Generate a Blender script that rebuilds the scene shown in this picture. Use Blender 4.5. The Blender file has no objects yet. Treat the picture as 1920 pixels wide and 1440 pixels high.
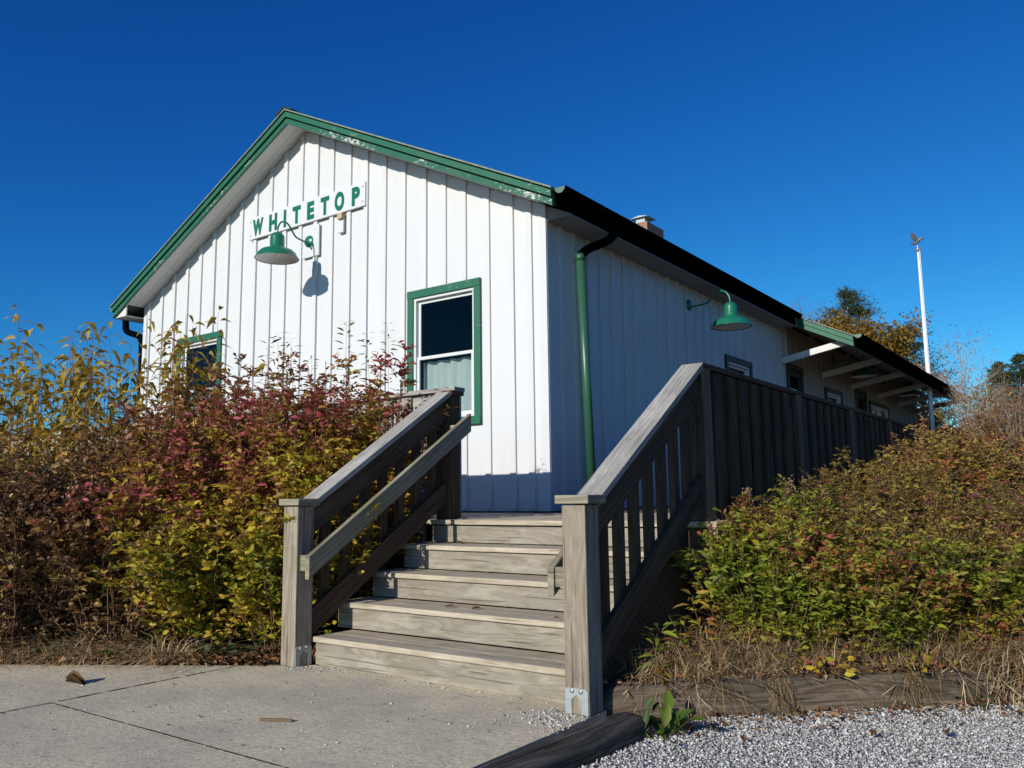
import bpy, math, random
import numpy as np
from mathutils import Vector, Matrix
R = math.radians
random.seed(7)
rng = np.random.default_rng(11)
SC = bpy.context.scene
COL = SC.collection

# ------------------------------------------------------------------ helpers
LOC = {}
def tag(o, label=None, cat=None, group=None, kind=None):
    if label: o['label'] = label
    if cat: o['category'] = cat
    if group: o['group'] = group
    if kind: o['kind'] = kind
    return o
def thing(name, label, cat, loc=(0, 0, 0), rotz=0.0, group=None):
    o = bpy.data.objects.new(name, None); COL.objects.link(o)
    o.empty_display_size = .1
    o.location = loc; o.rotation_euler = (0, 0, rotz)
    LOC[o.name] = Vector(loc)
    return tag(o, label, cat, group)
def obj(name, me, m, parent=None, smooth=False, bevel=0, local=False):
    """link a mesh whose vertices are in world metres (local=True: already in the thing's frame)"""
    o = bpy.data.objects.new(name, me); COL.objects.link(o)
    if m is not None:
        for mm in (m if isinstance(m, (list, tuple)) else [m]): me.materials.append(mm)
    if parent is not None:
        L = LOC.get(parent.name, Vector((0, 0, 0)))
        LOC[o.name] = Vector((0, 0, 0)) if local else L
        if not local and L.length > 0: me.transform(Matrix.Translation(-L))
        o.parent = parent
    else:
        LOC[o.name] = Vector((0, 0, 0))
    if smooth: me.shade_smooth()
    if bevel:
        b = o.modifiers.new('bevel', 'BEVEL'); b.width = bevel; b.segments = 2; b.limit_method = 'ANGLE'; b.angle_limit = R(50)
        b.harden_normals = False
    return o
def dup(root, loc, rotz, label=None, group=None):
    r = root.copy(); COL.objects.link(r); r.location = loc; r.rotation_euler = (0, 0, rotz)
    if label: r['label'] = label
    if group: r['group'] = group
    for ch in list(root.children):
        c = ch.copy(); COL.objects.link(c); c.parent = r
        for g in list(ch.children):
            d = g.copy(); COL.objects.link(d); d.parent = c
    return r

class MB:
    def __init__(s): s.v = []; s.f = []; s.uv = []; s.t = []
    def face(s, idx, uvs, t): s.f.append(idx); s.uv.append(uvs); s.t.append(t)
    def board(s, p0, p1, w, h, side=(1, 0, 0), t=None, cut0=None, cut1=None):
        """beam from p0 to p1; w along `side`, h along the third direction. cut0/cut1: normals of the end planes"""
        p0 = Vector(p0); p1 = Vector(p1); d = (p1 - p0); L = d.length; d = d / L
        sd = Vector(side); sd = (sd - d * sd.dot(d)).normalized(); up = d.cross(sd)
        t = random.random() if t is None else t
        ou, ov = random.uniform(0, 50), random.randint(0, 50)
        b = len(s.v); loc = []
        for e, p, cut in ((0, p0, cut0), (1, p1, cut1)):
            for a, c in ((-1, -1), (1, -1), (1, 1), (-1, 1)):
                q = p + sd * (a * w / 2) + up * (c * h / 2)
                if cut is not None:
                    n = Vector(cut); q = q + d * ((p - q).dot(n) / d.dot(n))
                s.v.append(q); loc.append(((q - p0).dot(d), a * w / 2, c * h / 2))
        def U(i, ax): l = loc[i]; return (ou + l[0], ov + l[1 + ax] + (3.1 * ax))
        def E(i): l = loc[i]; return (ou + l[1] * .6 + 9, ov + l[2])
        F = [((0, 3, 2, 1), 'e'), ((4, 5, 6, 7), 'e'), ((0, 1, 5, 4), 0), ((2, 3, 7, 6), 0), ((1, 2, 6, 5), 1), ((3, 0, 4, 7), 1)]
        for q, k in F:
            s.face([b + i for i in q], [E(i) if k == 'e' else U(i, k) for i in q], t)
        return s
    def box(s, lo, hi, ax=None, t=None):
        lo = Vector(lo); hi = Vector(hi); c = (lo + hi) / 2; d = hi - lo
        if ax is None: ax = max(range(3), key=lambda i: d[i])
        p0 = c.copy(); p1 = c.copy(); p0[ax] = lo[ax]; p1[ax] = hi[ax]
        o = [(ax + 1) % 3, (ax + 2) % 3]; sd = Vector((0, 0, 0)); sd[o[0]] = 1
        return s.board(p0, p1, d[o[0]], d[o[1]], sd, t)
    def prism(s, pts, vec, t=None):
        """polygon pts (3-D, planar) extruded by vec"""
        pts = [Vector(p) for p in pts]; vec = Vector(vec); n = len(pts); b = len(s.v); t = random.random() if t is None else t
        nrm = Vector((0, 0, 0))
        for i in range(n): nrm += (pts[i] - pts[0]).cross(pts[(i + 1) % n] - pts[0])
        if nrm.dot(vec) > 0: pts = pts[::-1]
        # pts now wound so that the cap at pts faces away from vec
        s.v += pts + [p + vec for p in pts]
        def P(p):
            return (p.x + p.y * .3, p.z + p.y * .7)
        s.face([b + i for i in range(n)], [P(s.v[b + i]) for i in range(n)], t)
        s.face([b + n + i for i in range(n - 1, -1, -1)], [P(s.v[b + n + i]) for i in range(n - 1, -1, -1)], t)
        acc = 0
        for i in range(n):
            j = (i + 1) % n; L = (pts[j] - pts[i]).length; V = vec.length
            s.face([b + j, b + i, b + n + i, b + n + j], [(0, acc + L), (0, acc), (V, acc), (V, acc + L)], t); acc += L
        return s
    def tube(s, path, r, n=10, cap=True):
        path = [Vector(p) for p in path]; rs = r if isinstance(r, (list, tuple)) else [r] * len(path)
        b = len(s.v); T0 = (path[1] - path[0]).normalized(); ref = Vector((0, 0, 1)) if abs(T0.z) < .9 else Vector((1, 0, 0)); N = T0.cross(ref).normalized()
        acc = 0
        for i, p in enumerate(path):
            T = (path[min(i + 1, len(path) - 1)] - path[max(i - 1, 0)]).normalized()
            N = (N - T * N.dot(T)).normalized(); B = T.cross(N)
            for k in range(n):
                a = 2 * math.pi * k / n; s.v.append(p + N * (math.cos(a) * rs[i]) + B * (math.sin(a) * rs[i]))
        for i in range(len(path) - 1):
            L = (path[i + 1] - path[i]).length
            for k in range(n):
                k2 = (k + 1) % n
                s.face([b + i * n + k, b + i * n + k2, b + (i + 1) * n + k2, b + (i + 1) * n + k], [(acc, k / n), (acc, (k + 1) / n), (acc + L, (k + 1) / n), (acc + L, k / n)], .5)
            acc += L
        if cap:
            s.face([b + k for k in range(n - 1, -1, -1)], [(0, 0)] * n, .5)
            e = b + (len(path) - 1) * n; s.face([e + k for k in range(n)], [(0, 0)] * n, .5)
        return s
    def lathe(s, prof, c, n=32, M=None):
        b = len(s.v); c = Vector(c)
        for r, z in prof:
            for k in range(n):
                a = 2 * math.pi * k / n; q = Vector((r * math.cos(a), r * math.sin(a), z))
                s.v.append(c + (M @ q if M else q))
        for i in range(len(prof) - 1):
            for k in range(n):
                k2 = (k + 1) % n
                s.face([b + i * n + k, b + i * n + k2, b + (i + 1) * n + k2, b + (i + 1) * n + k], [(0, 0)] * 4, .5)
        return s
    def quad(s, pts, t=None):
        b = len(s.v); s.v += [Vector(p) for p in pts]; t = random.random() if t is None else t
        s.face(list(range(b, b + len(pts))), [(p[0] + p[1], p[2]) for p in pts], t); return s
    def xf(s, M, start=0):
        for i in range(start, len(s.v)): s.v[i] = M @ s.v[i]
        return s
    def mesh(s, name):
        me = bpy.data.meshes.new(name); me.from_pydata([tuple(v) for v in s.v], [], s.f)
        uv = me.uv_layers.new(name='UVMap'); flat = []
        for u in s.uv:
            for q in u: flat += [q[0], q[1]]
        uv.data.foreach_set('uv', flat)
        at = me.attributes.new('tint', 'FLOAT', 'FACE'); at.data.foreach_set('value', s.t)
        me.update(); return me
    def build(s, name, m, parent=None, smooth=False, bevel=0, local=False):
        return obj(name, s.mesh(name), m, parent, smooth, bevel, local)

def np_mesh(name, V, T, tint=None):
    me = bpy.data.meshes.new(name); V = np.ascontiguousarray(V, dtype=np.float32); T = np.ascontiguousarray(T, dtype=np.int32)
    k = T.shape[1]
    me.vertices.add(len(V)); me.vertices.foreach_set('co', V.ravel())
    me.loops.add(T.size); me.loops.foreach_set('vertex_index', T.ravel())
    me.polygons.add(len(T)); me.polygons.foreach_set('loop_start', np.arange(0, T.size, k, dtype=np.int32))
    try: me.polygons.foreach_set('loop_total', np.full(len(T), k, dtype=np.int32))
    except Exception: pass
    me.update(calc_edges=True)
    if tint is not None:
        at = me.attributes.new('tint', 'FLOAT', 'POINT'); at.data.foreach_set('value', np.asarray(tint, dtype=np.float32))
    return me

# ------------------------------------------------------------------ materials
def nd(nt, typ, props=None, ins=None):
    n = nt.nodes.new(typ)
    for k, v in (props or {}).items(): setattr(n, k, v)
    for k, v in (ins or {}).items():
        s = n.inputs[k]
        if isinstance(v, bpy.types.NodeSocket): nt.links.new(v, s)
        else: s.default_value = v
    return n
def math_(nt, op, a, b=0.0, c=None, clamp=False):
    ins = {0: a, 1: b}
    if c is not None: ins[2] = c
    return nd(nt, 'ShaderNodeMath', {'operation': op, 'use_clamp': clamp}, ins).outputs[0]
def ramp(nt, fac, stops, interp='LINEAR'):
    n = nd(nt, 'ShaderNodeValToRGB', ins={0: fac}); cr = n.color_ramp; cr.interpolation = interp
    while len(cr.elements) > 1: cr.elements.remove(cr.elements[-1])
    cr.elements[0].position = stops[0][0]; cr.elements[0].color = (*stops[0][1], 1)
    for p, c in stops[1:]:
        e = cr.elements.new(p); e.color = (*c, 1)
    return n.outputs[0]
def mixc(nt, f, a, b, mode='MIX'):
    n = nd(nt, 'ShaderNodeMix', {'data_type': 'RGBA', 'blend_type': mode})
    for i, v in ((0, f), (6, a), (7, b)):
        if isinstance(v, bpy.types.NodeSocket): nt.links.new(v, n.inputs[i])
        else: n.inputs[i].default_value = (*v, 1) if isinstance(v, tuple) and len(v) == 3 else v
    return n.outputs[2]
def noise(nt, vec, scale, detail=2, rough=.5, dim='3D', dist=0):
    n = nd(nt, 'ShaderNodeTexNoise', {'noise_dimensions': dim}, {'Scale': scale, 'Detail': detail, 'Roughness': rough, 'Distortion': dist})
    if vec is not None: nt.links.new(vec, n.inputs['Vector'])
    return n.outputs[0]
def vscale(nt, vec, sc):
    return nd(nt, 'ShaderNodeVectorMath', {'operation': 'MULTIPLY'}, {0: vec, 1: sc}).outputs[0]
def newmat(name):
    m = bpy.data.materials.new(name); m.use_nodes = True; nt = m.node_tree
    b = nt.nodes['Principled BSDF']; return m, nt, b
def geo(nt): return nd(nt, 'ShaderNodeNewGeometry').outputs['Position']
def objco(nt): return nd(nt, 'ShaderNodeTexCoord').outputs['Object']
def attr(nt, name='tint'): return nd(nt, 'ShaderNodeAttribute', {'attribute_name': name}).outputs['Fac']
def bump(nt, b, h, strength=.3, dist=.01):
    n = nd(nt, 'ShaderNodeBump', ins={'Strength': strength, 'Distance': dist, 'Height': h}); nt.links.new(n.outputs[0], b.inputs['Normal'])
def simple(name, col, rough=.6, metal=0.0, spec=.5, var=.08, vs=6):
    m, nt, b = newmat(name)
    n = noise(nt, objco(nt), vs, 4)
    c = mixc(nt, n, tuple(x * (1 - var) for x in col), tuple(min(1, x * (1 + var)) for x in col))
    nt.links.new(c, b.inputs['Base Color']); b.inputs['Roughness'].default_value = rough; b.inputs['Metallic'].default_value = metal
    b.inputs['Specular IOR Level'].default_value = spec
    return m

def wood(name, light, mid, dark, green=.35, gcol=(.20, .20, .085), ring=95, warp=3.0, rough=.8, bleach=.35, nails=False):
    m, nt, b = newmat(name)
    uv = nd(nt, 'ShaderNodeUVMap', {'uv_map': 'UVMap'}).outputs[0]
    sx = nd(nt, 'ShaderNodeSeparateXYZ', ins={0: uv})
    w1 = noise(nt, vscale(nt, uv, (1.1, 7.0, 1)), 1.0, 1.5, .4, '2D')
    w2 = noise(nt, vscale(nt, uv, (5.0, 22.0, 1)), 1.0, 2, .5, '2D')
    rc = math_(nt, 'ADD', math_(nt, 'MULTIPLY', sx.outputs[1], ring * 1.25), math_(nt, 'MULTIPLY', w1, warp * 2.2))
    rc = math_(nt, 'ADD', rc, math_(nt, 'MULTIPLY', w2, .55))
    rn = nd(nt, 'ShaderNodeTexNoise', {'noise_dimensions': '1D'}, {'W': rc, 'Scale': .62, 'Detail': 2.0, 'Roughness': .55}).outputs[0]
    rings = ramp(nt, rn, [(.36, (0, 0, 0)), (.62, (1, 1, 1))])
    fib = noise(nt, vscale(nt, uv, (5.0, 240.0, 1)), 1.0, 3, .6, '2D')
    blo = noise(nt, vscale(nt, uv, (1.6, 5.0, 1)), 1.0, 3, .6, '2D')
    f = math_(nt, 'ADD', math_(nt, 'MULTIPLY', rings, .30), math_(nt, 'MULTIPLY', fib, .44))
    f = math_(nt, 'ADD', f, math_(nt, 'MULTIPLY', math_(nt, 'SUBTRACT', blo, .5), .5))
    f = math_(nt, 'ADD', f, math_(nt, 'MULTIPLY', math_(nt, 'SUBTRACT', attr(nt), .5), .16))
    c = ramp(nt, f, [(.08, light), (.42, mid), (.85, dark)])
    bl = noise(nt, vscale(nt, uv, (2.2, 9.0, 1)), 1.0, 5, .7, '2D')
    c = mixc(nt, math_(nt, 'MULTIPLY', ramp(nt, bl, [(.50, (0, 0, 0)), (.66, (1, 1, 1))]), bleach), c, tuple(min(.7, x * 1.35 + .02) for x in light))
    dk = noise(nt, vscale(nt, uv, (3.1, 4.0, 1)), 1.3, 5, .7, '2D')
    c = mixc(nt, math_(nt, 'MULTIPLY', ramp(nt, dk, [(.56, (0, 0, 0)), (.72, (1, 1, 1))]), .38), c, mid if mid[0] < .12 else tuple(x * .55 for x in mid))
    if nails:
        vl = math_(nt, 'ABSOLUTE', math_(nt, 'SUBTRACT', math_(nt, 'FRACT', math_(nt, 'ADD', sx.outputs[1], .5)), .5))
        du = math_(nt, 'SUBTRACT', math_(nt, 'PINGPONG', sx.outputs[0], .20), .10); dv = math_(nt, 'SUBTRACT', vl, .040)
        r2_ = math_(nt, 'ADD', math_(nt, 'MULTIPLY', du, du), math_(nt, 'MULTIPLY', dv, dv))
        c = mixc(nt, math_(nt, 'MULTIPLY', math_(nt, 'LESS_THAN', r2_, .0042 ** 2), .85), c, (.04, .03, .025))
    g = noise(nt, geo(nt), 2.3, 4, .65)
    gm = ramp(nt, g, [(.46, (0, 0, 0)), (.72, (1, 1, 1))])
    gm = math_(nt, 'MULTIPLY', gm, green)
    c = mixc(nt, gm, c, mixc(nt, .55, c, gcol))
    # drying cracks along the grain
    ck = noise(nt, vscale(nt, uv, (1.3, 60.0, 1)), 1.0, 2, .5, '2D', .3)
    ck = ramp(nt, ck, [(.30, (1, 1, 1)), (.345, (0, 0, 0))])
    c = mixc(nt, math_(nt, 'MULTIPLY', ck, .55), c, tuple(x * .35 for x in dark))
    nt.links.new(c, b.inputs['Base Color']); b.inputs['Roughness'].default_value = rough; b.inputs['Specular IOR Level'].default_value = .08
    h = math_(nt, 'SUBTRACT', math_(nt, 'MULTIPLY', fib, .5), math_(nt, 'ADD', math_(nt, 'MULTIPLY', rings, .3), math_(nt, 'MULTIPLY', ck, 1.2)))
    bump(nt, b, h, .55, .004)
    return m

def paint(name, col, peel=0.0, under=(.62, .60, .55), lo=.5, grain=(70, 70, 2.0), rough=.5, dirt=.12, dirtcol=(.35, .33, .28)):
    m, nt, b = newmat(name)
    p = geo(nt)
    g = noise(nt, vscale(nt, p, grain), 1.0, 2, .6)
    d = noise(nt, p, 1.3, 5, .65)
    d2 = noise(nt, vscale(nt, p, (9, 9, 1.2)), 1.0, 4, .6)
    dm = math_(nt, 'MULTIPLY', ramp(nt, math_(nt, 'ADD', math_(nt, 'MULTIPLY', d, .6), math_(nt, 'MULTIPLY', d2, .4)), [(.47, (0, 0, 0)), (.75, (1, 1, 1))]), dirt)
    c = mixc(nt, dm, tuple(col), dirtcol)
    c = mixc(nt, math_(nt, 'MULTIPLY', attr(nt), .16 if max(col) > .3 else .0), c, tuple(x * .6 for x in col))
    if max(col) > .3:
        kn = nd(nt, 'ShaderNodeTexVoronoi', {'feature': 'F1'}, {'Vector': vscale(nt, p, (2.6, 2.6, 1.5)), 'Scale': 1.0, 'Randomness': 1.0}).outputs[0]
        c = mixc(nt, math_(nt, 'MULTIPLY', ramp(nt, kn, [(.018, (1, 1, 1)), (.034, (0, 0, 0))]), .5), c, (.16, .15, .13))
    c = mixc(nt, .5, c, mixc(nt, g, tuple(x * .93 for x in col), tuple(min(.9, x * 1.05) for x in col)), 'MIX') if max(col) > .3 else mixc(nt, math_(nt, 'MULTIPLY', g, .35), c, tuple(x * .55 for x in col))
    h = g
    if peel > 0:
        pn = noise(nt, vscale(nt, p, (14, 14, 34)), 1.0, 6, .75)
        pm = ramp(nt, math_(nt, 'ADD', pn, math_(nt, 'MULTIPLY', math_(nt, 'SUBTRACT', noise(nt, p, 1.1, 2), .5), .7)), [(lo, (0, 0, 0)), (lo + .035, (1, 1, 1))])
        c = mixc(nt, math_(nt, 'MULTIPLY', pm, peel), c, under)
        h = math_(nt, 'SUBTRACT', math_(nt, 'MULTIPLY', g, .3), pm)
    nt.links.new(c, b.inputs['Base Color']); b.inputs['Roughness'].default_value = rough; b.inputs['Specular IOR Level'].default_value = .35
    bump(nt, b, h, .22, .003)
    return m

def leafmat(name, stops, transl=.36, rough=.5, spec=.3):
    m, nt, b = newmat(name)
    c = ramp(nt, attr(nt), stops)
    n = noise(nt, geo(nt), 55, 2)
    c = mixc(nt, math_(nt, 'MULTIPLY', n, .30), c, mixc(nt, .5, c, (.12, .065, .02)))
    nt.links.new(c, b.inputs['Base Color']); b.inputs['Roughness'].default_value = rough; b.inputs['Specular IOR Level'].default_value = spec
    tr = nd(nt, 'ShaderNodeBsdfTranslucent', ins={'Color': c})
    mx = nd(nt, 'ShaderNodeMixShader', ins={0: transl, 1: b.outputs[0], 2: tr.outputs[0]})
    nt.links.new(mx.outputs[0], nt.nodes['Material Output'].inputs[0])
    return m

M = {}
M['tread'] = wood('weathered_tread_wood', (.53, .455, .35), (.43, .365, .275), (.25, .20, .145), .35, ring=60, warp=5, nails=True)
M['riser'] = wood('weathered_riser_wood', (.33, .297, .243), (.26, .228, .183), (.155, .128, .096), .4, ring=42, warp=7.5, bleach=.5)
M['post'] = wood('weathered_post_wood', (.36, .315, .25), (.26, .215, .165), (.12, .09, .065), .3, ring=45, warp=5)
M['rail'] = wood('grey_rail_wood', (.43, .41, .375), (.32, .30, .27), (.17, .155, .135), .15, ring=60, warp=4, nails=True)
M['fencepost'] = wood('brown_fence_post_wood', (.26, .175, .12), (.18, .12, .08), (.08, .055, .038), .1, ring=40, warp=4, bleach=.1)
M['deckside'] = wood('dark_deck_wood', (.12, .10, .085), (.085, .072, .06), (.045, .038, .03), .2, bleach=.1)  # side planks darkened to cut the light bounced under eave and porch
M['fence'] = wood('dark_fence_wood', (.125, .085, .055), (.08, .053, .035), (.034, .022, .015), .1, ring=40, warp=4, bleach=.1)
M['mossrail'] = wood('mossy_rail_wood', (.33, .30, .22), (.23, .205, .145), (.11, .095, .065), .6, ring=60, warp=2.5)
M['timber'] = wood('old_landscape_timber', (.20, .155, .115), (.085, .064, .046), (.025, .018, .013), .15, ring=30, warp=4, rough=.95, bleach=.25)
M['timberdark'] = wood('black_landscape_timber', (.13, .12, .11), (.055, .05, .045), (.012, .011, .010), .1, ring=30, warp=4, rough=.95, bleach=.12)
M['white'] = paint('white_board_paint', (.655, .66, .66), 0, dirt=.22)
M['whiteside'] = paint('shade_darkened_side_paint', (.57, .56, .56), .0, dirt=.16)  # white paint darkened to put the side wall's shade into its colour
M['porchwhite'] = paint('shade_darkened_porch_paint', (.34, .325, .295), 0, dirt=.3)  # soffit white darkened to imitate shade under the porch roof, plus random dirt
M['porchwall'] = paint('shade_darkened_porch_wall_paint', (.34, .30, .245), 0, dirt=.3)  # wall white darkened and warmed: the porch roof's shade painted in
M['eavesoffit'] = paint('shadowed_eave_paint', (.26, .25, .235), 0, dirt=.3)  # soffit paint darkened so the eave's shade sits in its colour
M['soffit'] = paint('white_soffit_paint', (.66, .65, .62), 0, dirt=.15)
M['green'] = paint('green_trim_paint', (.018, .135, .075), .85, lo=.70, grain=(60, 60, 60))
M['greenpeel'] = paint('peeling_green_trim_paint', (.018, .125, .07), .9, lo=.61, grain=(60, 60, 60))
M['darkgreen'] = paint('dark_green_trim_paint', (.016, .028, .024), .5, lo=.72, grain=(40, 40, 40))
M['gutter'] = simple('black_green_gutter_metal', (.003, .004, .004), 1.0, 0, .0, .2, 5)
M['gutterend'] = simple('faded_gutter_end', (.10, .17, .12), .5, 0, .4, .2, 9)
M['spout'] = simple('green_downspout_metal', (.03, .10, .058), .36, 0, .5, .15, 4)
M['roof'] = simple('weathered_roofing', (.10, .12, .105), .8, 0, .3, .45, 9)
M['roofedge'] = simple('lichen_roof_edge', (.20, .24, .19), .8, 0, .3, .5, 14)
M['enamel'] = simple('green_lamp_enamel', (.012, .145, .085), .28, 0, .5, .10, 5)
M['enamelin'] = simple('white_lamp_enamel', (.74, .72, .68), .4, 0, .5, .05, 5)
M['bulb'] = simple('frosted_bulb', (.8, .8, .76), .25)
M['galv'] = simple('galvanised_steel', (.36, .40, .41), .55, .35, .5, .15, 30)
M['galvbolt'] = simple('bolt_steel', (.36, .35, .31), .45, .4, .5, .2, 40)
M['interior'] = simple('dark_interior', (.05, .05, .055), .9)
M['curtain'] = simple('pale_curtain', (.50, .55, .54), .9, 0, .1, .08, 8)
M['blind'] = simple('window_blind', (.60, .60, .60), .8, 0, .2, .05, 8)
M['pole'] = simple('white_flagpole_paint', (.82, .82, .82), .4)
M['silver'] = simple('silver_metal', (.45, .45, .44), .35, .6, .5, .1)
M['eagle'] = simple('dull_eagle_metal', (.16, .155, .14), .45, .5, .5, .4, 25)
M['bark'] = simple('grey_bark', (.17, .145, .115), .9, 0, .2, .35, 18)
M['palebark'] = simple('pale_grey_bark', (.42, .37, .31), .9, 0, .2, .3, 18)
M['brushbark'] = simple('brown_brush_bark', (.20, .15, .11), .9, 0, .2, .35, 9)
M['stem'] = simple('brown_stem', (.14, .085, .055), .8, 0, .2, .35, 20)
M['redstem'] = simple('red_brown_stem', (.17, .07, .05), .7, 0, .2, .3, 20)
M['tan'] = simple('tan_wood_block', (.50, .36, .20), .7, 0, .3, .15, 20)
def glass():
    m, nt, b = newmat('window_glass')
    tr = nd(nt, 'ShaderNodeBsdfTransparent', ins={'Color': (.72, .78, .78, 1)})
    gl = nd(nt, 'ShaderNodeBsdfGlossy', ins={'Color': (1, 1, 1, 1), 'Roughness': .02})
    fr = nd(nt, 'ShaderNodeFresnel', ins={'IOR': 1.32})
    mx = nd(nt, 'ShaderNodeMixShader', ins={0: fr.outputs[0], 1: tr.outputs[0], 2: gl.outputs[0]})
    nt.links.new(mx.outputs[0], nt.nodes['Material Output'].inputs[0]); return m
M['glass'] = glass()
def brickmat():
    m, nt, b = newmat('chimney_brick')
    p = geo(nt); s = nd(nt, 'ShaderNodeSeparateXYZ', ins={0: p})
    v = nd(nt, 'ShaderNodeCombineXYZ', ins={0: math_(nt, 'ADD', s.outputs[0], s.outputs[1]), 1: s.outputs[2], 2: 0.0}).outputs[0]
    br = nd(nt, 'ShaderNodeTexBrick', ins={'Vector': v, 'Color1': (.40, .13, .075, 1), 'Color2': (.26, .09, .055, 1), 'Mortar': (.30, .26, .22, 1), 'Scale': 4.6, 'Mortar Size': .03})
    nt.links.new(br.outputs[0], b.inputs['Base Color']); b.inputs['Roughness'].default_value = .9
    bump(nt, b, br.outputs[1], -.6, .01); return m
M['brick'] = brickmat()
def concretemat():
    m, nt, b = newmat('concrete')
    p = geo(nt)
    f = noise(nt, p, 130, 4, .75); a = noise(nt, p, 1.7, 5, .6); f2 = noise(nt, p, 34, 4, .7)
    st = noise(nt, vscale(nt, p, (7, 15, 9)), 1.0, 6, .75)
    sp = nd(nt, 'ShaderNodeTexVoronoi', {'feature': 'F1'}, {'Vector': p, 'Scale': 70.0})
    c = ramp(nt, math_(nt, 'ADD', math_(nt, 'MULTIPLY', f, .62), math_(nt, 'MULTIPLY', f2, .38)), [(.34, (.24, .215, .165)), (.48, (.59, .51, .355)), (.64, (.87, .76, .54))])
    c = mixc(nt, math_(nt, 'MULTIPLY', ramp(nt, a, [(.42, (1, 1, 1)), (.58, (0, 0, 0))]), .40), c, (.36, .325, .265))
    c = mixc(nt, math_(nt, 'MULTIPLY', ramp(nt, st, [(.55, (0, 0, 0)), (.68, (1, 1, 1))]), .60), c, (.19, .175, .145))
    spk = math_(nt, 'MULTIPLY', ramp(nt, sp.outputs[0], [(.10, (1, 1, 1)), (.30, (0, 0, 0))]), ramp(nt, noise(nt, p, 9, 3), [(.55, (0, 0, 0)), (.6, (1, 1, 1))]))
    c = mixc(nt, math_(nt, 'MULTIPLY', spk, .6), c, (.10, .09, .075))
    nt.links.new(c, b.inputs['Base Color']); b.inputs['Roughness'].default_value = .9; b.inputs['Specular IOR Level'].default_value = .2
    h = math_(nt, 'ADD', math_(nt, 'MULTIPLY', f, .6), math_(nt, 'MULTIPLY', noise(nt, p, 60, 4), .8))
    bump(nt, b, h, .5, .006); return m
M['concrete'] = concretemat()
def groundmat():
    m, nt, b = newmat('bare_soil_and_dry_grass')
    p = geo(nt); f = noise(nt, p, 40, 6, .7); a = noise(nt, p, .35, 4)
    c = ramp(nt, f, [(.3, (.035, .024, .016)), (.55, (.10, .07, .042)), (.8, (.19, .14, .085))])
    c = mixc(nt, math_(nt, 'MULTIPLY', a, .5), c, (.14, .085, .035))
    nt.links.new(c, b.inputs['Base Color']); b.inputs['Roughness'].default_value = .95
    bump(nt, b, f, .8, .03); return m
M['ground'] = groundmat()
def gravelbase():
    m, nt, b = newmat('gravel_bed')
    p = geo(nt); v = nd(nt, 'ShaderNodeTexVoronoi', {'feature': 'F1'}, {'Vector': p, 'Scale': 85.0})
    c = ramp(nt, noise(nt, v.outputs['Color'], 3, 1), [(.3, (.26, .255, .25)), (.5, (.46, .45, .43)), (.7, (.66, .64, .61))])
    nt.links.new(c, b.inputs['Base Color']); b.inputs['Roughness'].default_value = .9
    bump(nt, b, v.outputs[0], -1.0, .012); return m
M['gravelbase'] = gravelbase()
def stonemat():
    m, nt, b = newmat('crushed_stone')
    c = ramp(nt, attr(nt), [(0, (.11, .105, .10)), (.15, (.32, .31, .295)), (.5, (.52, .505, .48)), (.88, (.70, .68, .64)), (.94, (.80, .78, .74)), (1, (.40, .31, .22))])
    n = noise(nt, geo(nt), 300, 2); c = mixc(nt, math_(nt, 'MULTIPLY', n, .5), c, mixc(nt, .5, c, (.2, .2, .2)))
    nt.links.new(c, b.inputs['Base Color']); b.inputs['Roughness'].default_value = .85; return m
M['stone'] = stonemat()
M['joint'] = simple('joint_soil', (.06, .05, .038), .95, 0, .1, .4, 60)
# leaf palettes (tint 0..1)
M['lf_yellow'] = leafmat('yellow_green_leaves', [(0, (.10, .13, .018)), (.22, (.22, .24, .022)), (.5, (.44, .37, .03)), (.75, (.58, .42, .045)), (.88, (.42, .22, .06)), (1, (.34, .06, .06))])
M['lf_red'] = leafmat('burgundy_leaves', [(0, (.08, .05, .022)), (.20, (.19, .115, .04)), (.38, (.29, .10, .06)), (.52, (.30, .23, .05)), (.66, (.40, .125, .085)), (.80, (.42, .29, .05)), (.90, (.52, .11, .11)), (1, (.60, .14, .17))])
M['lf_brown'] = leafmat('dry_brown_leaves', [(0, (.05, .028, .018)), (.30, (.13, .07, .035)), (.55, (.24, .13, .055)), (.80, (.40, .26, .09)), (.94, (.46, .34, .08)), (1, (.30, .07, .05))], .18)
M['lf_olive'] = leafmat('olive_gold_leaves', [(0, (.20, .16, .035)), (.35, (.42, .30, .045)), (.7, (.62, .43, .06)), (.9, (.70, .50, .08)), (1, (.46, .20, .05))])
M['lf_dark'] = leafmat('slender_dark_leaves', [(0, (.10, .12, .05)), (.6, (.18, .19, .07)), (1, (.32, .16, .10))])
M['lf_mixed'] = leafmat('turning_leaves', [(0, (.17, .19, .02)), (.10, (.42, .38, .03)), (.30, (.64, .47, .04)), (.45, (.50, .32, .045)), (.58, (.32, .17, .045)), (.72, (.34, .10, .06)), (.86, (.48, .11, .09)), (1, (.60, .13, .15))])
M['lf_scarlet'] = leafmat('scarlet_leaves', [(0, (0.221, 0.156, 0.026)), (.25, (0.390, 0.273, 0.039)), (.45, (0.390, 0.078, 0.065)), (.8, (0.468, 0.072, 0.078)), (1, (0.260, 0.052, 0.065))])
M['lf_spirea'] = leafmat('bright_green_leaves', [(0, (.06, .10, .014)), (.35, (.16, .23, .02)), (.6, (.29, .32, .03)), (.8, (.40, .34, .04)), (.9, (.32, .18, .05)), (1, (.42, .09, .06))])
M['lf_bronze'] = leafmat('bronze_leaves', [(0, (.08, .085, .022)), (.3, (.19, .17, .035)), (.5, (.28, .17, .05)), (.7, (.38, .30, .05)), (.86, (.50, .38, .06)), (.95, (.36, .15, .06)), (1, (.42, .11, .07))])
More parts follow.
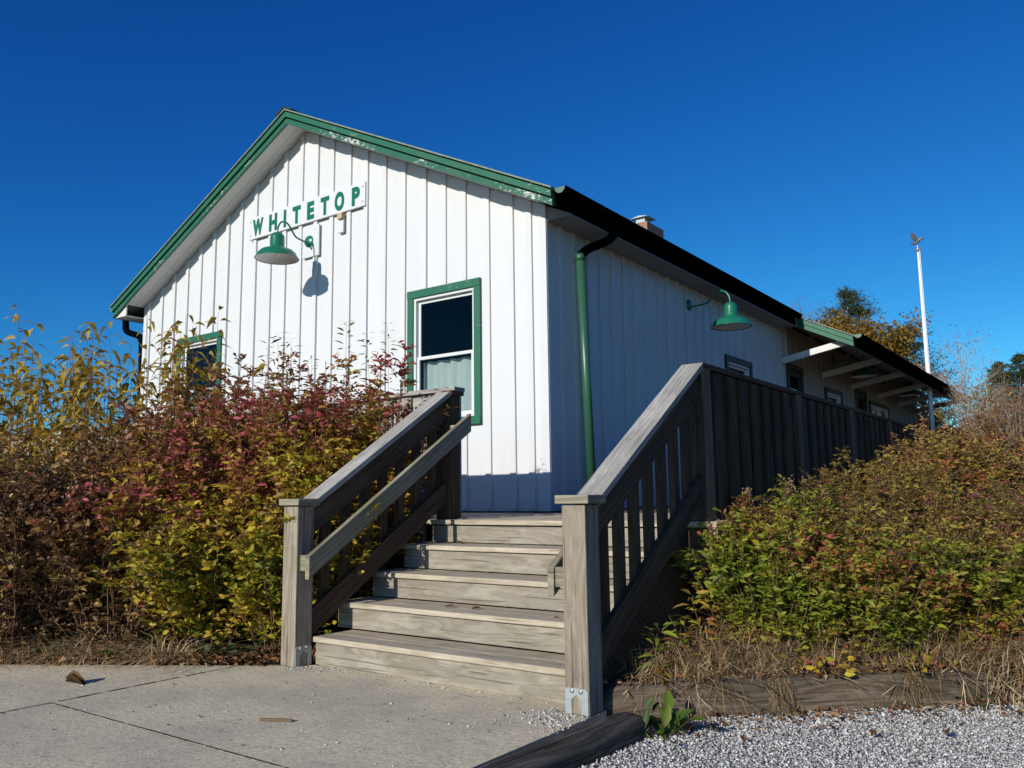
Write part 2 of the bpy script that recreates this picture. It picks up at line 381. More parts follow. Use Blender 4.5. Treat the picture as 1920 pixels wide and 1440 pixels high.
M['lf_gold'] = leafmat('golden_tree_leaves', [(0, (0.119, 0.076, 0.020)), (.5, (0.272, 0.162, 0.027)), (.85, (0.425, 0.255, 0.034)), (1, (0.170, 0.153, 0.034))])
M['lf_pine'] = leafmat('conifer_needles', [(0, (0.019, 0.035, 0.016)), (.6, (0.048, 0.077, 0.029)), (1, (0.096, 0.112, 0.040))], .1)
M['lf_rust'] = leafmat('rust_leaves', [(0, (.30, .10, .04)), (.6, (.48, .14, .07)), (1, (.40, .22, .08))])
M['lf_weed'] = leafmat('fresh_green_leaves', [(0, (.04, .085, .012)), (.6, (.09, .18, .02)), (1, (.20, .25, .04))])
M['lf_litter'] = leafmat('fallen_leaves', [(0, (.06, .03, .018)), (.35, (.15, .07, .03)), (.65, (.28, .14, .05)), (.85, (.40, .26, .13)), (1, (.26, .07, .04))], .1)
M['lf_ivy'] = leafmat('dark_ivy_leaves', [(0, (.012, .035, .012)), (1, (.035, .075, .02))], .1)
M['straw'] = leafmat('dry_grass', [(0, (.20, .115, .06)), (.45, (.46, .31, .17)), (.85, (.72, .56, .36)), (1, (.36, .34, .07))], .2)
M['straw_dark'] = leafmat('brown_dry_grass', [(0, (0.091, 0.055, 0.029)), (.5, (0.221, 0.150, 0.078)), (.85, (0.364, 0.273, 0.156)), (1, (0.156, 0.169, 0.039))], .2)
M['seed'] = leafmat('brown_seed_heads', [(0, (.05, .025, .018)), (1, (.12, .06, .04))], .1)
M['goldfl'] = leafmat('goldenrod_flowers', [(0, (.16, .09, .012)), (1, (.32, .20, .03))], .15)
M['pink'] = leafmat('pink_flowers', [(0, (.35, .03, .13)), (1, (.55, .09, .25))], .2)
M['plume'] = leafmat('dry_flower_plumes', [(0, (.24, .16, .11)), (1, (.42, .32, .24))], .2)
# ------------------------------------------------------------------ foliage generators
def unit(a): return a / np.maximum(np.linalg.norm(a, axis=-1, keepdims=True), 1e-9)
def leaf_arrays(P, D, L, W, tint, fold=.25, droop=.35, roll=None):
    """each leaf: 6 points, midrib bent down, blade folded along the midrib"""
    n = len(P); D = unit(D); up = np.tile([0, 0, 1.0], (n, 1))
    S = np.cross(D, up); S = np.where(np.linalg.norm(S, axis=1, keepdims=True) < .05, np.array([[1.0, 0, 0]]), S); S = unit(S)
    N = np.cross(S, D)
    if roll is None: roll = rng.normal(0, .9, n)
    c, s = np.cos(roll)[:, None], np.sin(roll)[:, None]; S, N = S * c + N * s, N * c - S * s
    L = L[:, None]; W = W[:, None]; dz = np.zeros((n, 3)); dz[:, 2] = 1
    dr = (droop * L * rng.uniform(.3, 1.3, (n, 1)))
    m1 = P + D * L * .42 - dz * dr * .12; tip = P + D * L - dz * dr * .7
    l1 = m1 + S * W * .5 + N * W * fold - D * L * .04; r1 = m1 - S * W * .5 + N * W * fold - D * L * .04
    m2 = P + D * L * .74 - dz * dr * .38
    l2 = m2 + S * W * .33 + N * W * fold * .6; r2 = m2 - S * W * .33 + N * W * fold * .6
    V = np.stack([P, l1, l2, tip, r2, r1, m1, m2], 1).reshape(-1, 3)
    b = (np.arange(n) * 8)[:, None]
    T = np.concatenate([b + np.array([[0, 6, 1]]), b + np.array([[1, 6, 7]]), b + np.array([[1, 7, 2]]), b + np.array([[2, 7, 3]]), b + np.array([[0, 5, 6]]), b + np.array([[6, 5, 7]]), b + np.array([[5, 4, 7]]), b + np.array([[7, 4, 3]])], 0)
    return V, T, np.repeat(tint, 8)
def seg_arrays(A, B, ra, rb, n=3):
    k = len(A); D = unit(B - A); ref = np.where(np.abs(D[:, 2:3]) < .9, np.array([[0, 0, 1.0]]), np.array([[1.0, 0, 0]]))
    S = unit(np.cross(D, ref)); N = np.cross(S, D); vs = []
    for P, r in ((A, ra), (B, rb)):
        for i in range(n):
            a = 2 * math.pi * i / n; vs.append(P + (S * math.cos(a) + N * math.sin(a)) * np.reshape(r, (-1, 1)))
    V = np.stack(vs, 1).reshape(-1, 3); b = (np.arange(k) * 2 * n)[:, None]
    T = []
    for i in range(n):
        j = (i + 1) % n
        T += [b + np.array([[i, j, n + j]]), b + np.array([[i, n + j, n + i]])]
    return V, np.concatenate(T, 0)
def cat(parts):
    V = []; T = []; K = []; o = 0
    for p in parts:
        V.append(p[0]); T.append(p[1] + o); o += len(p[0])
        if len(p) > 2: K.append(p[2])
    return np.concatenate(V), np.concatenate(T), (np.concatenate(K) if K else None)
def tnoise(P, f, seed):
    """cheap smooth 3-D clump noise in 0..1"""
    q = P * f + seed
    return .5 + .25 * (np.sin(q[:, 0] * 1.7 + 1.3 * np.sin(q[:, 1] * 1.1)) * np.cos(q[:, 1] * 1.3 + q[:, 2]) + np.sin(q[:, 2] * 2.1 + q[:, 0] * .7 + seed))

def shrub(name, label, base, h, spread, nst, ntw, nlf, L, W, leafm, stemm, group=None, br=.18, t0=.25, lean=(0, 0), tw=(.10, .26), tint=None, cat_='shrub', droop=.35, flat=.35, stemr=.006, updir=.5, extra=None, hvar=(.7, 1.0), leafjit=.5):
    """stems rise from a base, side twigs leave the stems, leaves sit along the twigs"""
    base = np.array(base, float)
    ang = rng.uniform(0, 2 * np.pi, nst); rr = np.sqrt(rng.uniform(0, 1, nst))
    b = base + np.stack([np.cos(ang) * rr * br, np.sin(ang) * rr * br, np.zeros(nst)], 1)
    hh = h * rng.uniform(*hvar, nst) * (1 - .28 * rr ** 2)
    ln = np.stack([np.cos(ang), np.sin(ang)], 1) * (rr * spread)[:, None] + rng.normal(0, spread * .12, (nst, 2)) + np.array(lean) * rng.uniform(.6, 1.2, (nst, 1))
    def stem_at(i, t):
        p = b[i].copy(); p[:, :2] += ln[i] * (t ** 1.35)[:, None]; p[:, 2] += hh[i] * (t * (1 - .0 * t)) ; return p
    segs = []; K = 6; ii = np.arange(nst)
    for k in range(K):
        ta, tb = np.full(nst, k / K), np.full(nst, (k + 1) / K)
        A, B = stem_at(ii, ta), stem_at(ii, tb)
        wob = lambda kk: np.stack([np.sin(ii * 3.1 + kk * 1.7), np.cos(ii * 1.9 + kk * 2.3), 0 * ii], 1) * .012 * (kk > 0)
        segs.append((A + wob(k), B + wob(k + 1), stemr * (1 - .75 * ta) + .0008, stemr * (1 - .75 * tb) + .0008))
    i2 = np.repeat(ii, ntw); t = t0 + (1 - t0) * rng.uniform(0, 1, len(i2)) ** .8
    tp = stem_at(i2, t); a2 = rng.uniform(0, 2 * np.pi, len(i2)); el = rng.uniform(-.1, 1.0, len(i2)) * updir * 1.6
    td = unit(np.stack([np.cos(a2) * np.cos(el), np.sin(a2) * np.cos(el), np.sin(el)], 1) + .25 * unit(np.concatenate([ln[i2], np.full((len(i2), 1), .02)], 1)))
    tl = rng.uniform(*tw, len(i2)) * (1.15 - .55 * t)
    # the stem's own tip carries leaves too
    tp = np.concatenate([tp, stem_at(ii, np.full(nst, .80))]); td = np.concatenate([td, unit(stem_at(ii, np.full(nst, 1.0)) - stem_at(ii, np.full(nst, .8)))])
    tl = np.concatenate([tl, np.linalg.norm(stem_at(ii, np.full(nst, 1.0)) - stem_at(ii, np.full(nst, .8)), axis=1)])
    te = tp + td * tl[:, None]
    segs.append((tp, te, np.full(len(tp), stemr * .33), np.full(len(tp), stemr * .12)))
    j = np.repeat(np.arange(len(tp)), nlf); u = np.tile((np.arange(nlf) + .6) / nlf, len(tp)) + rng.uniform(-.3, .3, len(j)) / nlf
    lp = tp[j] + td[j] * (tl[j] * u)[:, None]
    la = rng.uniform(0, 2 * np.pi, len(j)); rd = np.stack([np.cos(la), np.sin(la), rng.uniform(-flat * .8, flat * 2.6, len(j))], 1)
    ld = unit(td[j] * .55 + rd * (.8 + .4 * leafjit))
    Ls = rng.uniform(*L, len(j)); Ws = Ls * rng.uniform(*W, len(j))
    hz = (lp[:, 2] - base[2]) / h
    k0 = rng.uniform(0, 1, len(j)); cl = tnoise(lp, 4.5, base[0] * 7 + base[1] * 3)
    tn = np.clip(.55 * k0 + .6 * cl - .08 + (tint(lp, hz) if tint else 0), 0, 1)
    T = thing(name, label, cat_, tuple(base), 0, group)
    sv = [seg_arrays(*s) for s in segs]; V, F, _ = cat(sv)
    st = obj('stem', np_mesh('stem', V, F), stemm, T)
    V, F, K_ = leaf_arrays(lp, ld, Ls, Ws, tn, .25, droop)
    st = obj('foliage', np_mesh('foliage', V, F, K_), leafm, T)
    if extra: extra(T, te, tl, i2, b, ln, hh)
    return T

def grass(name, label, roots, dirs, length, n_per, m, width=.004, rise=.6, drop=.9, spread=.5, cat_='grass clump', kind=None, group=None, base=None, reach=.75, jit=.05):
    """blades as bent strips: rise, lean along dirs, fall over"""
    roots = np.repeat(np.array(roots, float), n_per, 0); dirs = np.repeat(np.array(dirs, float), n_per, 0); n = len(roots)
    roots = roots + np.stack([rng.normal(0, jit, n), rng.normal(0, jit, n), np.zeros(n)], 1)
    a = rng.normal(0, spread, n); c, s = np.cos(a), np.sin(a)
    d = np.stack([dirs[:, 0] * c - dirs[:, 1] * s, dirs[:, 0] * s + dirs[:, 1] * c], 1)
    Ln = rng.uniform(*length, n); ri = rise * rng.uniform(.3, 1.2, n); dp = drop * rng.uniform(.4, 1.2, n)
    K = 6; rows = []
    side = np.stack([-d[:, 1], d[:, 0], np.zeros(n)], 1)
    jx = rng.normal(0, .02, (n, 2))
    for k in range(K + 1):
        t = k / K; w = width * (1 - t ** 2 * .85) * .5
        p = roots.copy(); p[:, :2] += d * (Ln * (t ** 1.1) * reach * rng.uniform(.7, 1.2, 1))[:, None] + jx * t * t * 2; p[:, 2] += Ln * (ri * t - dp * t * t)
        rows += [p + side * w, p - side * w]
    V = np.stack(rows, 1).reshape(-1, 3); b = (np.arange(n) * 2 * (K + 1))[:, None]
    T = np.concatenate([b + np.array([[2 * k, 2 * k + 1, 2 * k + 3, 2 * k + 2]]) for k in range(K)], 0)
    tn = np.repeat(rng.uniform(0, 1, n) ** 1.1, 2 * (K + 1))
    me = np_mesh(name, V, T, tn)
    if base is not None:
        me.transform(Matrix.Translation(-Vector(base)))
    o = obj(name, me, m)
    if base is not None: o.location = base
    return tag(o, label, cat_ if kind is None else None, group, kind) if kind is None else tag(o, kind=kind)

def flat_leaves(P, L, W, normal_jit=.35, curl=.3):
    n = len(P); a = rng.uniform(0, 2 * np.pi, n)
    D = np.stack([np.cos(a), np.sin(a), rng.normal(0, normal_jit, n)], 1)
    return leaf_arrays(P, D, L, W, rng.uniform(0, 1, n), curl, rng.uniform(-.2, .5), rng.normal(0, .5, n))

CUBE = np.array([[-1, -1, -1], [1, -1, -1], [1, 1, -1], [-1, 1, -1], [-1, -1, 1], [1, -1, 1], [1, 1, 1], [-1, 1, 1]], float)
CT = np.array([[0, 2, 1], [0, 3, 2], [4, 5, 6], [4, 6, 7], [0, 1, 5], [0, 5, 4], [1, 2, 6], [1, 6, 5], [2, 3, 7], [2, 7, 6], [3, 0, 4], [3, 4, 7]])
def stones(P, size):
    n = len(P); q = CUBE[None] * rng.uniform(.45, 1.0, (n, 8, 3)) * .5 + rng.normal(0, .10, (n, 8, 3))
    q = q * rng.uniform(.6, 1.25, (n, 1, 3)) * np.array([1, 1, .62])
    w = rng.normal(0, 1, (n, 4)) * np.array([.28, .28, 1, 1]); w /= np.linalg.norm(w, axis=1, keepdims=True); x, y, z, s = w.T
    Rm = np.stack([1 - 2 * (y * y + z * z), 2 * (x * y - z * s), 2 * (x * z + y * s), 2 * (x * y + z * s), 1 - 2 * (x * x + z * z), 2 * (y * z - x * s), 2 * (x * z - y * s), 2 * (y * z + x * s), 1 - 2 * (x * x + y * y)], 1).reshape(n, 3, 3)
    q = np.einsum('nij,nkj->nki', Rm, q) * size[:, None, None] + P[:, None]
    T = (np.arange(n) * 8)[:, None, None] + CT[None]
    return q.reshape(-1, 3), T.reshape(-1, 3), np.repeat(rng.uniform(0, 1, n), 8)
# ------------------------------------------------------------------ camera, sun, sky
YAW, PITCH, ROLL = -.6287, .1354, -.0124
fw = Vector((math.sin(YAW) * math.cos(PITCH), math.cos(YAW) * math.cos(PITCH), math.sin(PITCH)))
rt = Vector((math.cos(YAW), -math.sin(YAW), 0)); upv = rt.cross(fw)
r2 = rt * math.cos(ROLL) + upv * math.sin(ROLL); u2 = upv * math.cos(ROLL) - rt * math.sin(ROLL)
cd = bpy.data.cameras.new('camera'); cam = bpy.data.objects.new('camera', cd); COL.objects.link(cam)
cam.matrix_world = Matrix(((r2.x, u2.x, -fw.x, 5.0655), (r2.y, u2.y, -fw.y, -7.6479), (r2.z, u2.z, -fw.z, 1.0698), (0, 0, 0, 1)))
cd.sensor_width = 36; cd.sensor_fit = 'HORIZONTAL'; cd.lens = 1559.7 / 1920 * 36; cd.clip_end = 3000; cd.clip_start = .05
SC.camera = cam

SUN_S, SUN_T = .012, .40          # light travels (+S, +1, -T)
tosun = Vector((-SUN_S, -1, SUN_T)).normalized(); elev = math.asin(tosun.z)
sd = bpy.data.lights.new('sun', 'SUN'); sd.energy = 4.5; sd.angle = R(.53); sd.color = (1.0, .95, .86)
so = bpy.data.objects.new('sun', sd); COL.objects.link(so); so.rotation_euler = tosun.to_track_quat('Z', 'Y').to_euler(); so.location = (0, -30, 20)
W = bpy.data.worlds.new('World'); SC.world = W; W.use_nodes = True
nt = W.node_tree; bg = nt.nodes['Background']
sky = nd(nt, 'ShaderNodeTexSky', {'sky_type': 'NISHITA'}); sky.sun_disc = False
sky.sun_elevation = elev; sky.sun_rotation = math.atan2(tosun.x, tosun.y); sky.altitude = 1000; sky.air_density = 1.0; sky.dust_density = .25; sky.ozone_density = 4.5
ss = nd(nt, 'ShaderNodeSeparateColor', ins={0: sky.outputs[0]})
ch3 = [math_(nt, 'MULTIPLY', math_(nt, 'POWER', math_(nt, 'MULTIPLY', ss.outputs[k], .1), p), g * 10) for k, (p, g) in enumerate(((2.0, 1.08), (1.42, 1.27), (1.0, 1.15)))]
cc = nd(nt, 'ShaderNodeCombineColor', ins={0: ch3[0], 1: ch3[1], 2: ch3[2]})
nt.links.new(cc.outputs[0], bg.inputs[0]); bg.inputs[1].default_value = .1
SC.view_settings.view_transform = 'Standard'; SC.view_settings.look = 'None'; SC.view_settings.exposure = 0; SC.view_settings.gamma = 1

# ------------------------------------------------------------------ ground
TIMA, TIMB = np.array([2.79, -3.84]), np.array([4.43, -2.29])     # front face of the long timber
def sstep(x, a, b): t = np.clip((x - a) / (b - a), 0, 1); return t * t * (3 - 2 * t)
def ground_z(x, y):
    x = np.asarray(x, float); y = np.asarray(y, float)
    z = np.full(np.broadcast(x, y).shape, -.02)
    d = TIMB - TIMA; nrm = np.array([-d[1], d[0]]) / np.linalg.norm(d)
    s = (x - TIMA[0]) * nrm[0] + (y - TIMA[1]) * nrm[1]          # > 0 behind the timber
    right = sstep(x, 2.7, 2.9)
    grav = -.075 * right * (1 - sstep(s, -.02, .10))
    bank = right * sstep(s, .05, .25) * .07 + right * (np.clip((s - .3) / 8.0, 0, 1) * 1.45)
    z = z + grav + bank
    conc = (1 - sstep(x, 2.75, 2.85)) * (1 - sstep(y + .62 * (.53 - x) * -1 - (-4.02), -.02, .12))
    z = z - .05 * np.where((x < 2.8) & (y < -4.0 + .60 * np.minimum(x - .53, 0)), 1, 0)
    r = np.hypot(x + 2, y - 6)
    hill = sstep(r, 12, 54) * 5.6 + sstep(r, 60, 260) * 5
    front = sstep(y, -14, 2)
    z = z + hill * front + sstep(y, 3, 14) * sstep(x, 2, 4) * .6
    return z
def axis(lo, hi, fine_lo, fine_hi, st, far):
    a = list(np.arange(fine_lo, fine_hi + 1e-6, st)); g = st; p = fine_hi
    while p < hi: g *= 1.18; p += g; a.append(min(p, hi))
    g = st; p = fine_lo
    while p > lo: g *= 1.18; p -= g; a.insert(0, max(p, lo))
    return np.array(a)
xs = axis(-900, 900, -3.2, 6.6, .07, 0); ys = axis(-300, 1500, -6.2, 1.0, .07, 0)
X, Y = np.meshgrid(xs, ys); Z = ground_z(X, Y)
V = np.stack([X.ravel(), Y.ravel(), Z.ravel()], 1); nx = len(xs); ny = len(ys)
ii, jj = np.meshgrid(np.arange(nx - 1), np.arange(ny - 1)); b = (jj * nx + ii).ravel()[:, None]
g = obj('ground', np_mesh('ground', V, b + np.array([[0, 1, nx + 1, nx]])), M['ground'], smooth=True); tag(g, kind='structure')
# gravel bed under the loose stones
gb = MB(); gb.quad([(2.86, -9, -.078), (9, -9, -.078), (9, -1.2, -.078), (4.9, -1.95, -.078), (2.86, -3.72, -.078)])
tag(gb.build('gravel_path', M['gravelbase']), kind='structure')
# concrete slabs, real joints between them
cm = MB()
def slab(pts): cm.prism([(x, y, 0) for x, y in pts], (0, 0, -.10), .5)
E0 = lambda x: -4.0 + .605 * (x - .53)
J = .001
slab([(-6, -10), (.285 - J, -10), (.285 - J, E0(.285)), (-6, E0(-6))])
slab([(.285 + J, -5.345 + J), (2.86, -5.345 + J), (2.86, -3.84), (.72, -3.84), (.40, -4.07), (.285 + J, E0(.285))])
slab([(.285 + J, -10), (2.86, -10), (2.86, -5.345 - J), (.285 + J, -5.345 - J)])
cp = cm.build('concrete_pavement', M['concrete'], ); tag(cp, kind='structure')

jm = MB(); rj = random.Random(4)
def joint(ax, c, a, b_):
    t = a; w0 = .004
    while t < b_:
        w1 = rj.uniform(.003, .008); o = rj.uniform(-.002, .002)
        P = [(t, c - w0), (t + .02, c + o - w1), (t + .02, c + o + w1), (t, c + w0)] if ax == 0 else [(c + w0, t), (c + o + w1, t + .02), (c + o - w1, t + .02), (c - w0, t)]
        rj.random() < .93 and jm.quad([(x, y, .0035) for x, y in (P if ax == 0 else P[::-1][::-1])]); t += .02; w0 = w1
joint(0, -5.345, .295, 2.85); joint(1, .285, -7.5, -4.20)
tag(jm.build('pavement_joint_soil', M['joint'], None), kind='structure')
# ------------------------------------------------------------------ station building
B = thing('station_building', 'white board and batten station building with green trimmed gable roof and side porch', 'building', (0, 0, 0))
XL, XR, XM = -8.30, 0.0, -4.15; YE = 21.0; ZB = .915
SL = .494
def ztop(x): return 6.623 - SL * abs(x - XM)
def zwall(x): return ztop(x) - .195
WIN = [(-2.10, -.925, 1.93, 3.68), (-7.23, -6.04, 1.93, 3.69)]
HO = .095   # trim width
# gable wall
w = MB()
edges = [-8.12, -7.75, -7.39, -7.03, -6.67, -6.31, -5.96, -5.62, -5.27, -4.91, -4.57, -4.22, -3.89, -3.56, -3.21, -2.88, -2.53, -2.18, -1.82, -1.49, -1.17, -.81, -.46, -.20]
edges = [e + .025 for e in edges]
TW = [.5]
def gable_piece(x0, x1, y0, y1, z0=None, slope=True, zt=None, jit=0):
    holes = [(a + HO * .7, b - HO * .7, c + HO * .7, d - HO * .7) for a, b, c, d in WIN]
    xs_ = sorted({x0, x1} | {h for q in holes for h in q[:2] if x0 < h < x1} | ({XM} if x0 < XM < x1 else set()))
    for a, b in zip(xs_, xs_[1:]):
        mid = (a + b) / 2; zs = [(z0 if z0 is not None else ZB, None)]
        for q in holes:
            if q[0] < mid < q[1]: zs = [(zs[0][0], q[2]), (q[3], None)]
        for lo, hi in zs:
            ta, tb = (zwall(a), zwall(b)) if hi is None else (hi, hi)
            w.prism([(a, y0, lo), (b, y0, lo), (b, y0, tb), (a, y0, ta)], (0, y1 - y0, 0), TW[0])
bx = [XL] + [e - .04 for e in edges] + [XR]
for a, b in zip(bx, bx[1:]):
    TW[0] = random.random()
    gable_piece(a, b - .003, random.uniform(-.003, .002), .022)
for e in edges:
    bw = random.uniform(.07, .085); TW[0] = random.random()
    gable_piece(e - bw, e, -.030 - random.uniform(0, .004), .0, z0=ZB + .025)
gable_piece(XL, XL + .09, -.022, .0); gable_piece(XR - .085, XR + .02, -.022, .0)
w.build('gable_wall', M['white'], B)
# inner lining so the room behind the glass is dark
w = MB(); w.box((XL + .03, .35, ZB - .02), (XR - .03, YE, ZB)); w.box((XL + .03, 3.4, ZB), (XR - .03, 3.45, 4.3)); w.box((XL + .03, .35, 4.28), (XR - .03, YE, 4.31))
w.build('interior_lining', M['interior'], B)
# long side wall facing the deck
SW = [(5.19, 6.37, 2.0, 3.335), (10.85, 12.17, 2.0, 3.365), (14.77, 16.93, 2.0, 3.41)]
SD = [(8.30, 9.29, .93, 3.585), (13.38, 14.48, .93, 3.60)]
w = MB(); y = 0.02; k = 0
def side_piece(y0, y1, x0, x1, zt, z0=ZB):
    holes = [(a + HO * .7, b - HO * .7, c + HO * .7, d - HO * .7) for a, b, c, d in SW + SD]
    ys_ = sorted({y0, y1} | {h for q in holes for h in q[:2] if y0 < h < y1})
    for a, b in zip(ys_, ys_[1:]):
        mid = (a + b) / 2; zs = [(z0, zt)]
        for q in holes:
            if q[0] < mid < q[1]: zs = [(z0, q[2]), (q[3], zt)]
        for lo, hi in zs:
            if hi > lo + .01: w.box((x0, a, lo), (x1, b, hi), 2)
ws = [w, MB()]
while y < YE - .05:
    w = ws[0] if y < 8.12 else ws[1]
    bw = random.choice([.29, .31, .33, .36]); y1 = min(y + bw, YE); zt = 4.33
    side_piece(y, y1 - .003, -.022, random.uniform(-.003, .003), zt)
    bb = random.uniform(.065, .09)
    side_piece(y1 - bb, y1 - .004, 0, .02 + random.uniform(0, .004), zt, ZB + .02)
    y = y1
w = ws[0]; side_piece(.0, .085, 0, .022, 4.33)
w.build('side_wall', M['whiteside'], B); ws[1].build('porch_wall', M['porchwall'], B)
w = MB(); w.box((XL, .03, ZB), (XL + .03, YE, 4.4)); w.box((XL, YE - .03, ZB), (XR, YE, 4.4)); w.prism([(XL, YE - .03, 4.4), (XR, YE - .03, 4.4), (XM, YE - .03, zwall(XM))], (0, .03, 0))
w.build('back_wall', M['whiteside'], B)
w = MB(); w.box((XL + .02, .05, -.1), (XR - .02, YE - .05, ZB - .025)); w.build('foundation', M['interior'], B)
# roof
EX = .35
def slope_prism(mb, x0, x1, a, b, y0, y1):
    pts = [(x0, y0, ztop(x0) - a), (x1, y0, ztop(x1) - a), (x1, y0, ztop(x1) - b), (x0, y0, ztop(x0) - b)]
    mb.prism(pts, (0, y1 - y0, 0))
rf = MB()
for x0, x1 in ((XL - EX, XM), (XM, XR + EX)): slope_prism(rf, x0, x1, .022, .155, -.33, YE)
slope_prism(rf, XR + EX + .001, 1.37, .022, .155, 7.93, YE + .2)
roof = rf.build('roof', M['roof'], B)
m_ = MB()
for x0, x1 in ((XL - EX - .02, XM), (XM, XR + EX + .02)): slope_prism(m_, x0, x1, 0, .02, -.435, YE + .05)
slope_prism(m_, XR + EX + .021, 1.40, 0, .02, 7.86, YE + .25)
m_.build('roofing_sheet', M['roofedge'], roof)
m_ = MB(); m_.prism([(XM - .17, -.45, ztop(XM - .17) + .004), (XM, -.45, ztop(XM) + .004), (XM, -.45, ztop(XM) + .03), (XM - .17, -.45, ztop(XM - .17) + .03)], (0, YE + .5, 0))
m_.prism([(XM, -.45, ztop(XM) + .004), (XM + .17, -.45, ztop(XM + .17) + .004), (XM + .17, -.45, ztop(XM + .17) + .03), (XM, -.45, ztop(XM) + .03)], (0, YE + .5, 0))
m_.build('ridge_cap', M['darkgreen'], roof)
# rake boards: upper one proud of the lower, a dark gap between
for nm, a, bq, y0, y1, mm in (('upper_rake_board', .038, .112, -.410, -.372, M['green']), ('lower_rake_board', .134, .207, -.385, -.352, M['greenpeel'])):
    q = MB(); slope_prism(q, XL - EX, XM, a, bq, y0, y1); slope_prism(q, XM, XR + EX, a, bq, y0, y1); q.build(nm, mm, B)
for nm, a, bq, y0, y1 in (('upper_rake_board', .032, .112, 7.885, 7.912), ('lower_rake_board', .122, .205, 7.906, 7.928)):
    q = MB(); slope_prism(q, XR + EX + .004, 1.37, a, bq, y0, y1); q.build(nm, M['green'], B)
s = MB()
for x0, x1 in ((XL, XM), (XM, XR)):
    slope_prism(s, x0, x1, .178, .188, -.35, -.17); slope_prism(s, x0, x1, .180, .190, -.166, -.003)
for sx, x0, x1 in ((1, XR, XR + EX), (-1, XL - EX, XL)):
    s2 = s if sx < 0 else MB()
    s2.box((x0, .0 if sx > 0 else -.345, 4.192), (x1, 7.9 if sx > 0 else YE, 4.204), 1)
    xi, xo = (XR, XR + EX) if sx > 0 else (XL, XL - EX)
    yb_ = .004 if sx > 0 else -.34
    s2.prism([(xi, yb_, 4.206), (xo, yb_, 4.206), (xo, yb_, max(4.21, zwall(xo))), (xi, yb_, zwall(xi))], (0, .018, 0))
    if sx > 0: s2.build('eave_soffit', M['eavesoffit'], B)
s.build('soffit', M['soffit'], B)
s = MB(); slope_prism(s, XR + .001, 1.36, .175, .187, 7.93, YE + .2)
for k in range(9): s.box((.02, 8.5 + k * 1.45, 4.30), (.10, 8.6 + k * 1.45, 4.36))
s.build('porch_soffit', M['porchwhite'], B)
f = MB(); f.box((XR + EX + .001, -.345, 4.215), (XR + EX + .02, 7.9, 4.37)); f.box((XL - EX - .02, -.345, 4.19), (XL - EX - .001, YE, 4.37)); f.box((1.372, 7.93, 3.69), (1.39, YE + .2, 3.87))
f.build('eave_fascia', M['gutter'], B)
def gutter(x, z, y0, y1, r=.066):
    q = MB(); n = 10; ring = [(x + r * math.cos(math.pi + math.pi * k / n), z + r * math.sin(math.pi + math.pi * k / n)) for k in range(n + 1)]
    ring2 = [(x + (r - .005) * math.cos(math.pi + math.pi * k / n), z + (r - .005) * math.sin(math.pi + math.pi * k / n)) for k in range(n + 1)]
    q.prism([(a, y0, b_) for a, b_ in ring] + [(a, y0, b_) for a, b_ in ring2[::-1]], (0, y1 - y0, 0))
    q.tube([(x + r, y0, z), (x + r, y1, z)], .008, 6)
    o = q.build('gutter', M['gutter'], B)
    q = MB()
    for yy in (y0 - .003,): q.prism([(a, yy, b_) for a, b_ in ring], (0, .003, 0))
    q.build('end_cap', M['gutterend'], o)
    return o
gutter(XR + EX + .088, 4.385, -.36, 7.88); gutter(XL - EX - .088, 4.385, -.36, YE); gutter(1.458, 3.895, 7.89, YE + .2)
def spline(pts, n=6):
    P = [Vector(p) for p in pts]; P = [P[0] * 2 - P[1]] + P + [P[-1] * 2 - P[-2]]; out = []
    for i in range(1, len(P) - 2):
        for k in range(n):
            t = k / n; a, b_, c, d = P[i - 1:i + 3]
            out.append(.5 * ((2 * b_) + (c - a) * t + (2 * a - 5 * b_ + 4 * c - d) * t * t + (3 * b_ - a - 3 * c + d) * t ** 3))
    out.append(P[-2]); return out
q = MB(); q.tube(spline([(.425, .86, 4.36), (.425, .86, 4.20), (.36, .80, 4.09), (.18, .66, 3.99), (.10, .59, 3.90)]), .054, 14)
dsp = q.build('downspout', M['gutter'], B, smooth=True)
q = MB(); q.tube([(.10, .585, 3.92), (.10, .588, 3.84)], .058, 16); q.tube([(.10, .590, 3.85), (.10, .735, 1.0)], .054, 16); q.build('pipe', M['spout'], dsp, smooth=True)
q = MB(); q.tube(spline([(-8.73, -.10, 4.36), (-8.73, -.10, 4.12), (-8.66, -.10, 4.0), (-8.42, -.02, 3.90), (-8.36, .0, 3.80)]), .054, 12); q.tube([(-8.36, .0, 3.82), (-8.36, .06, 1.0)], .052, 12)
q.build('downspout', M['gutter'], B)
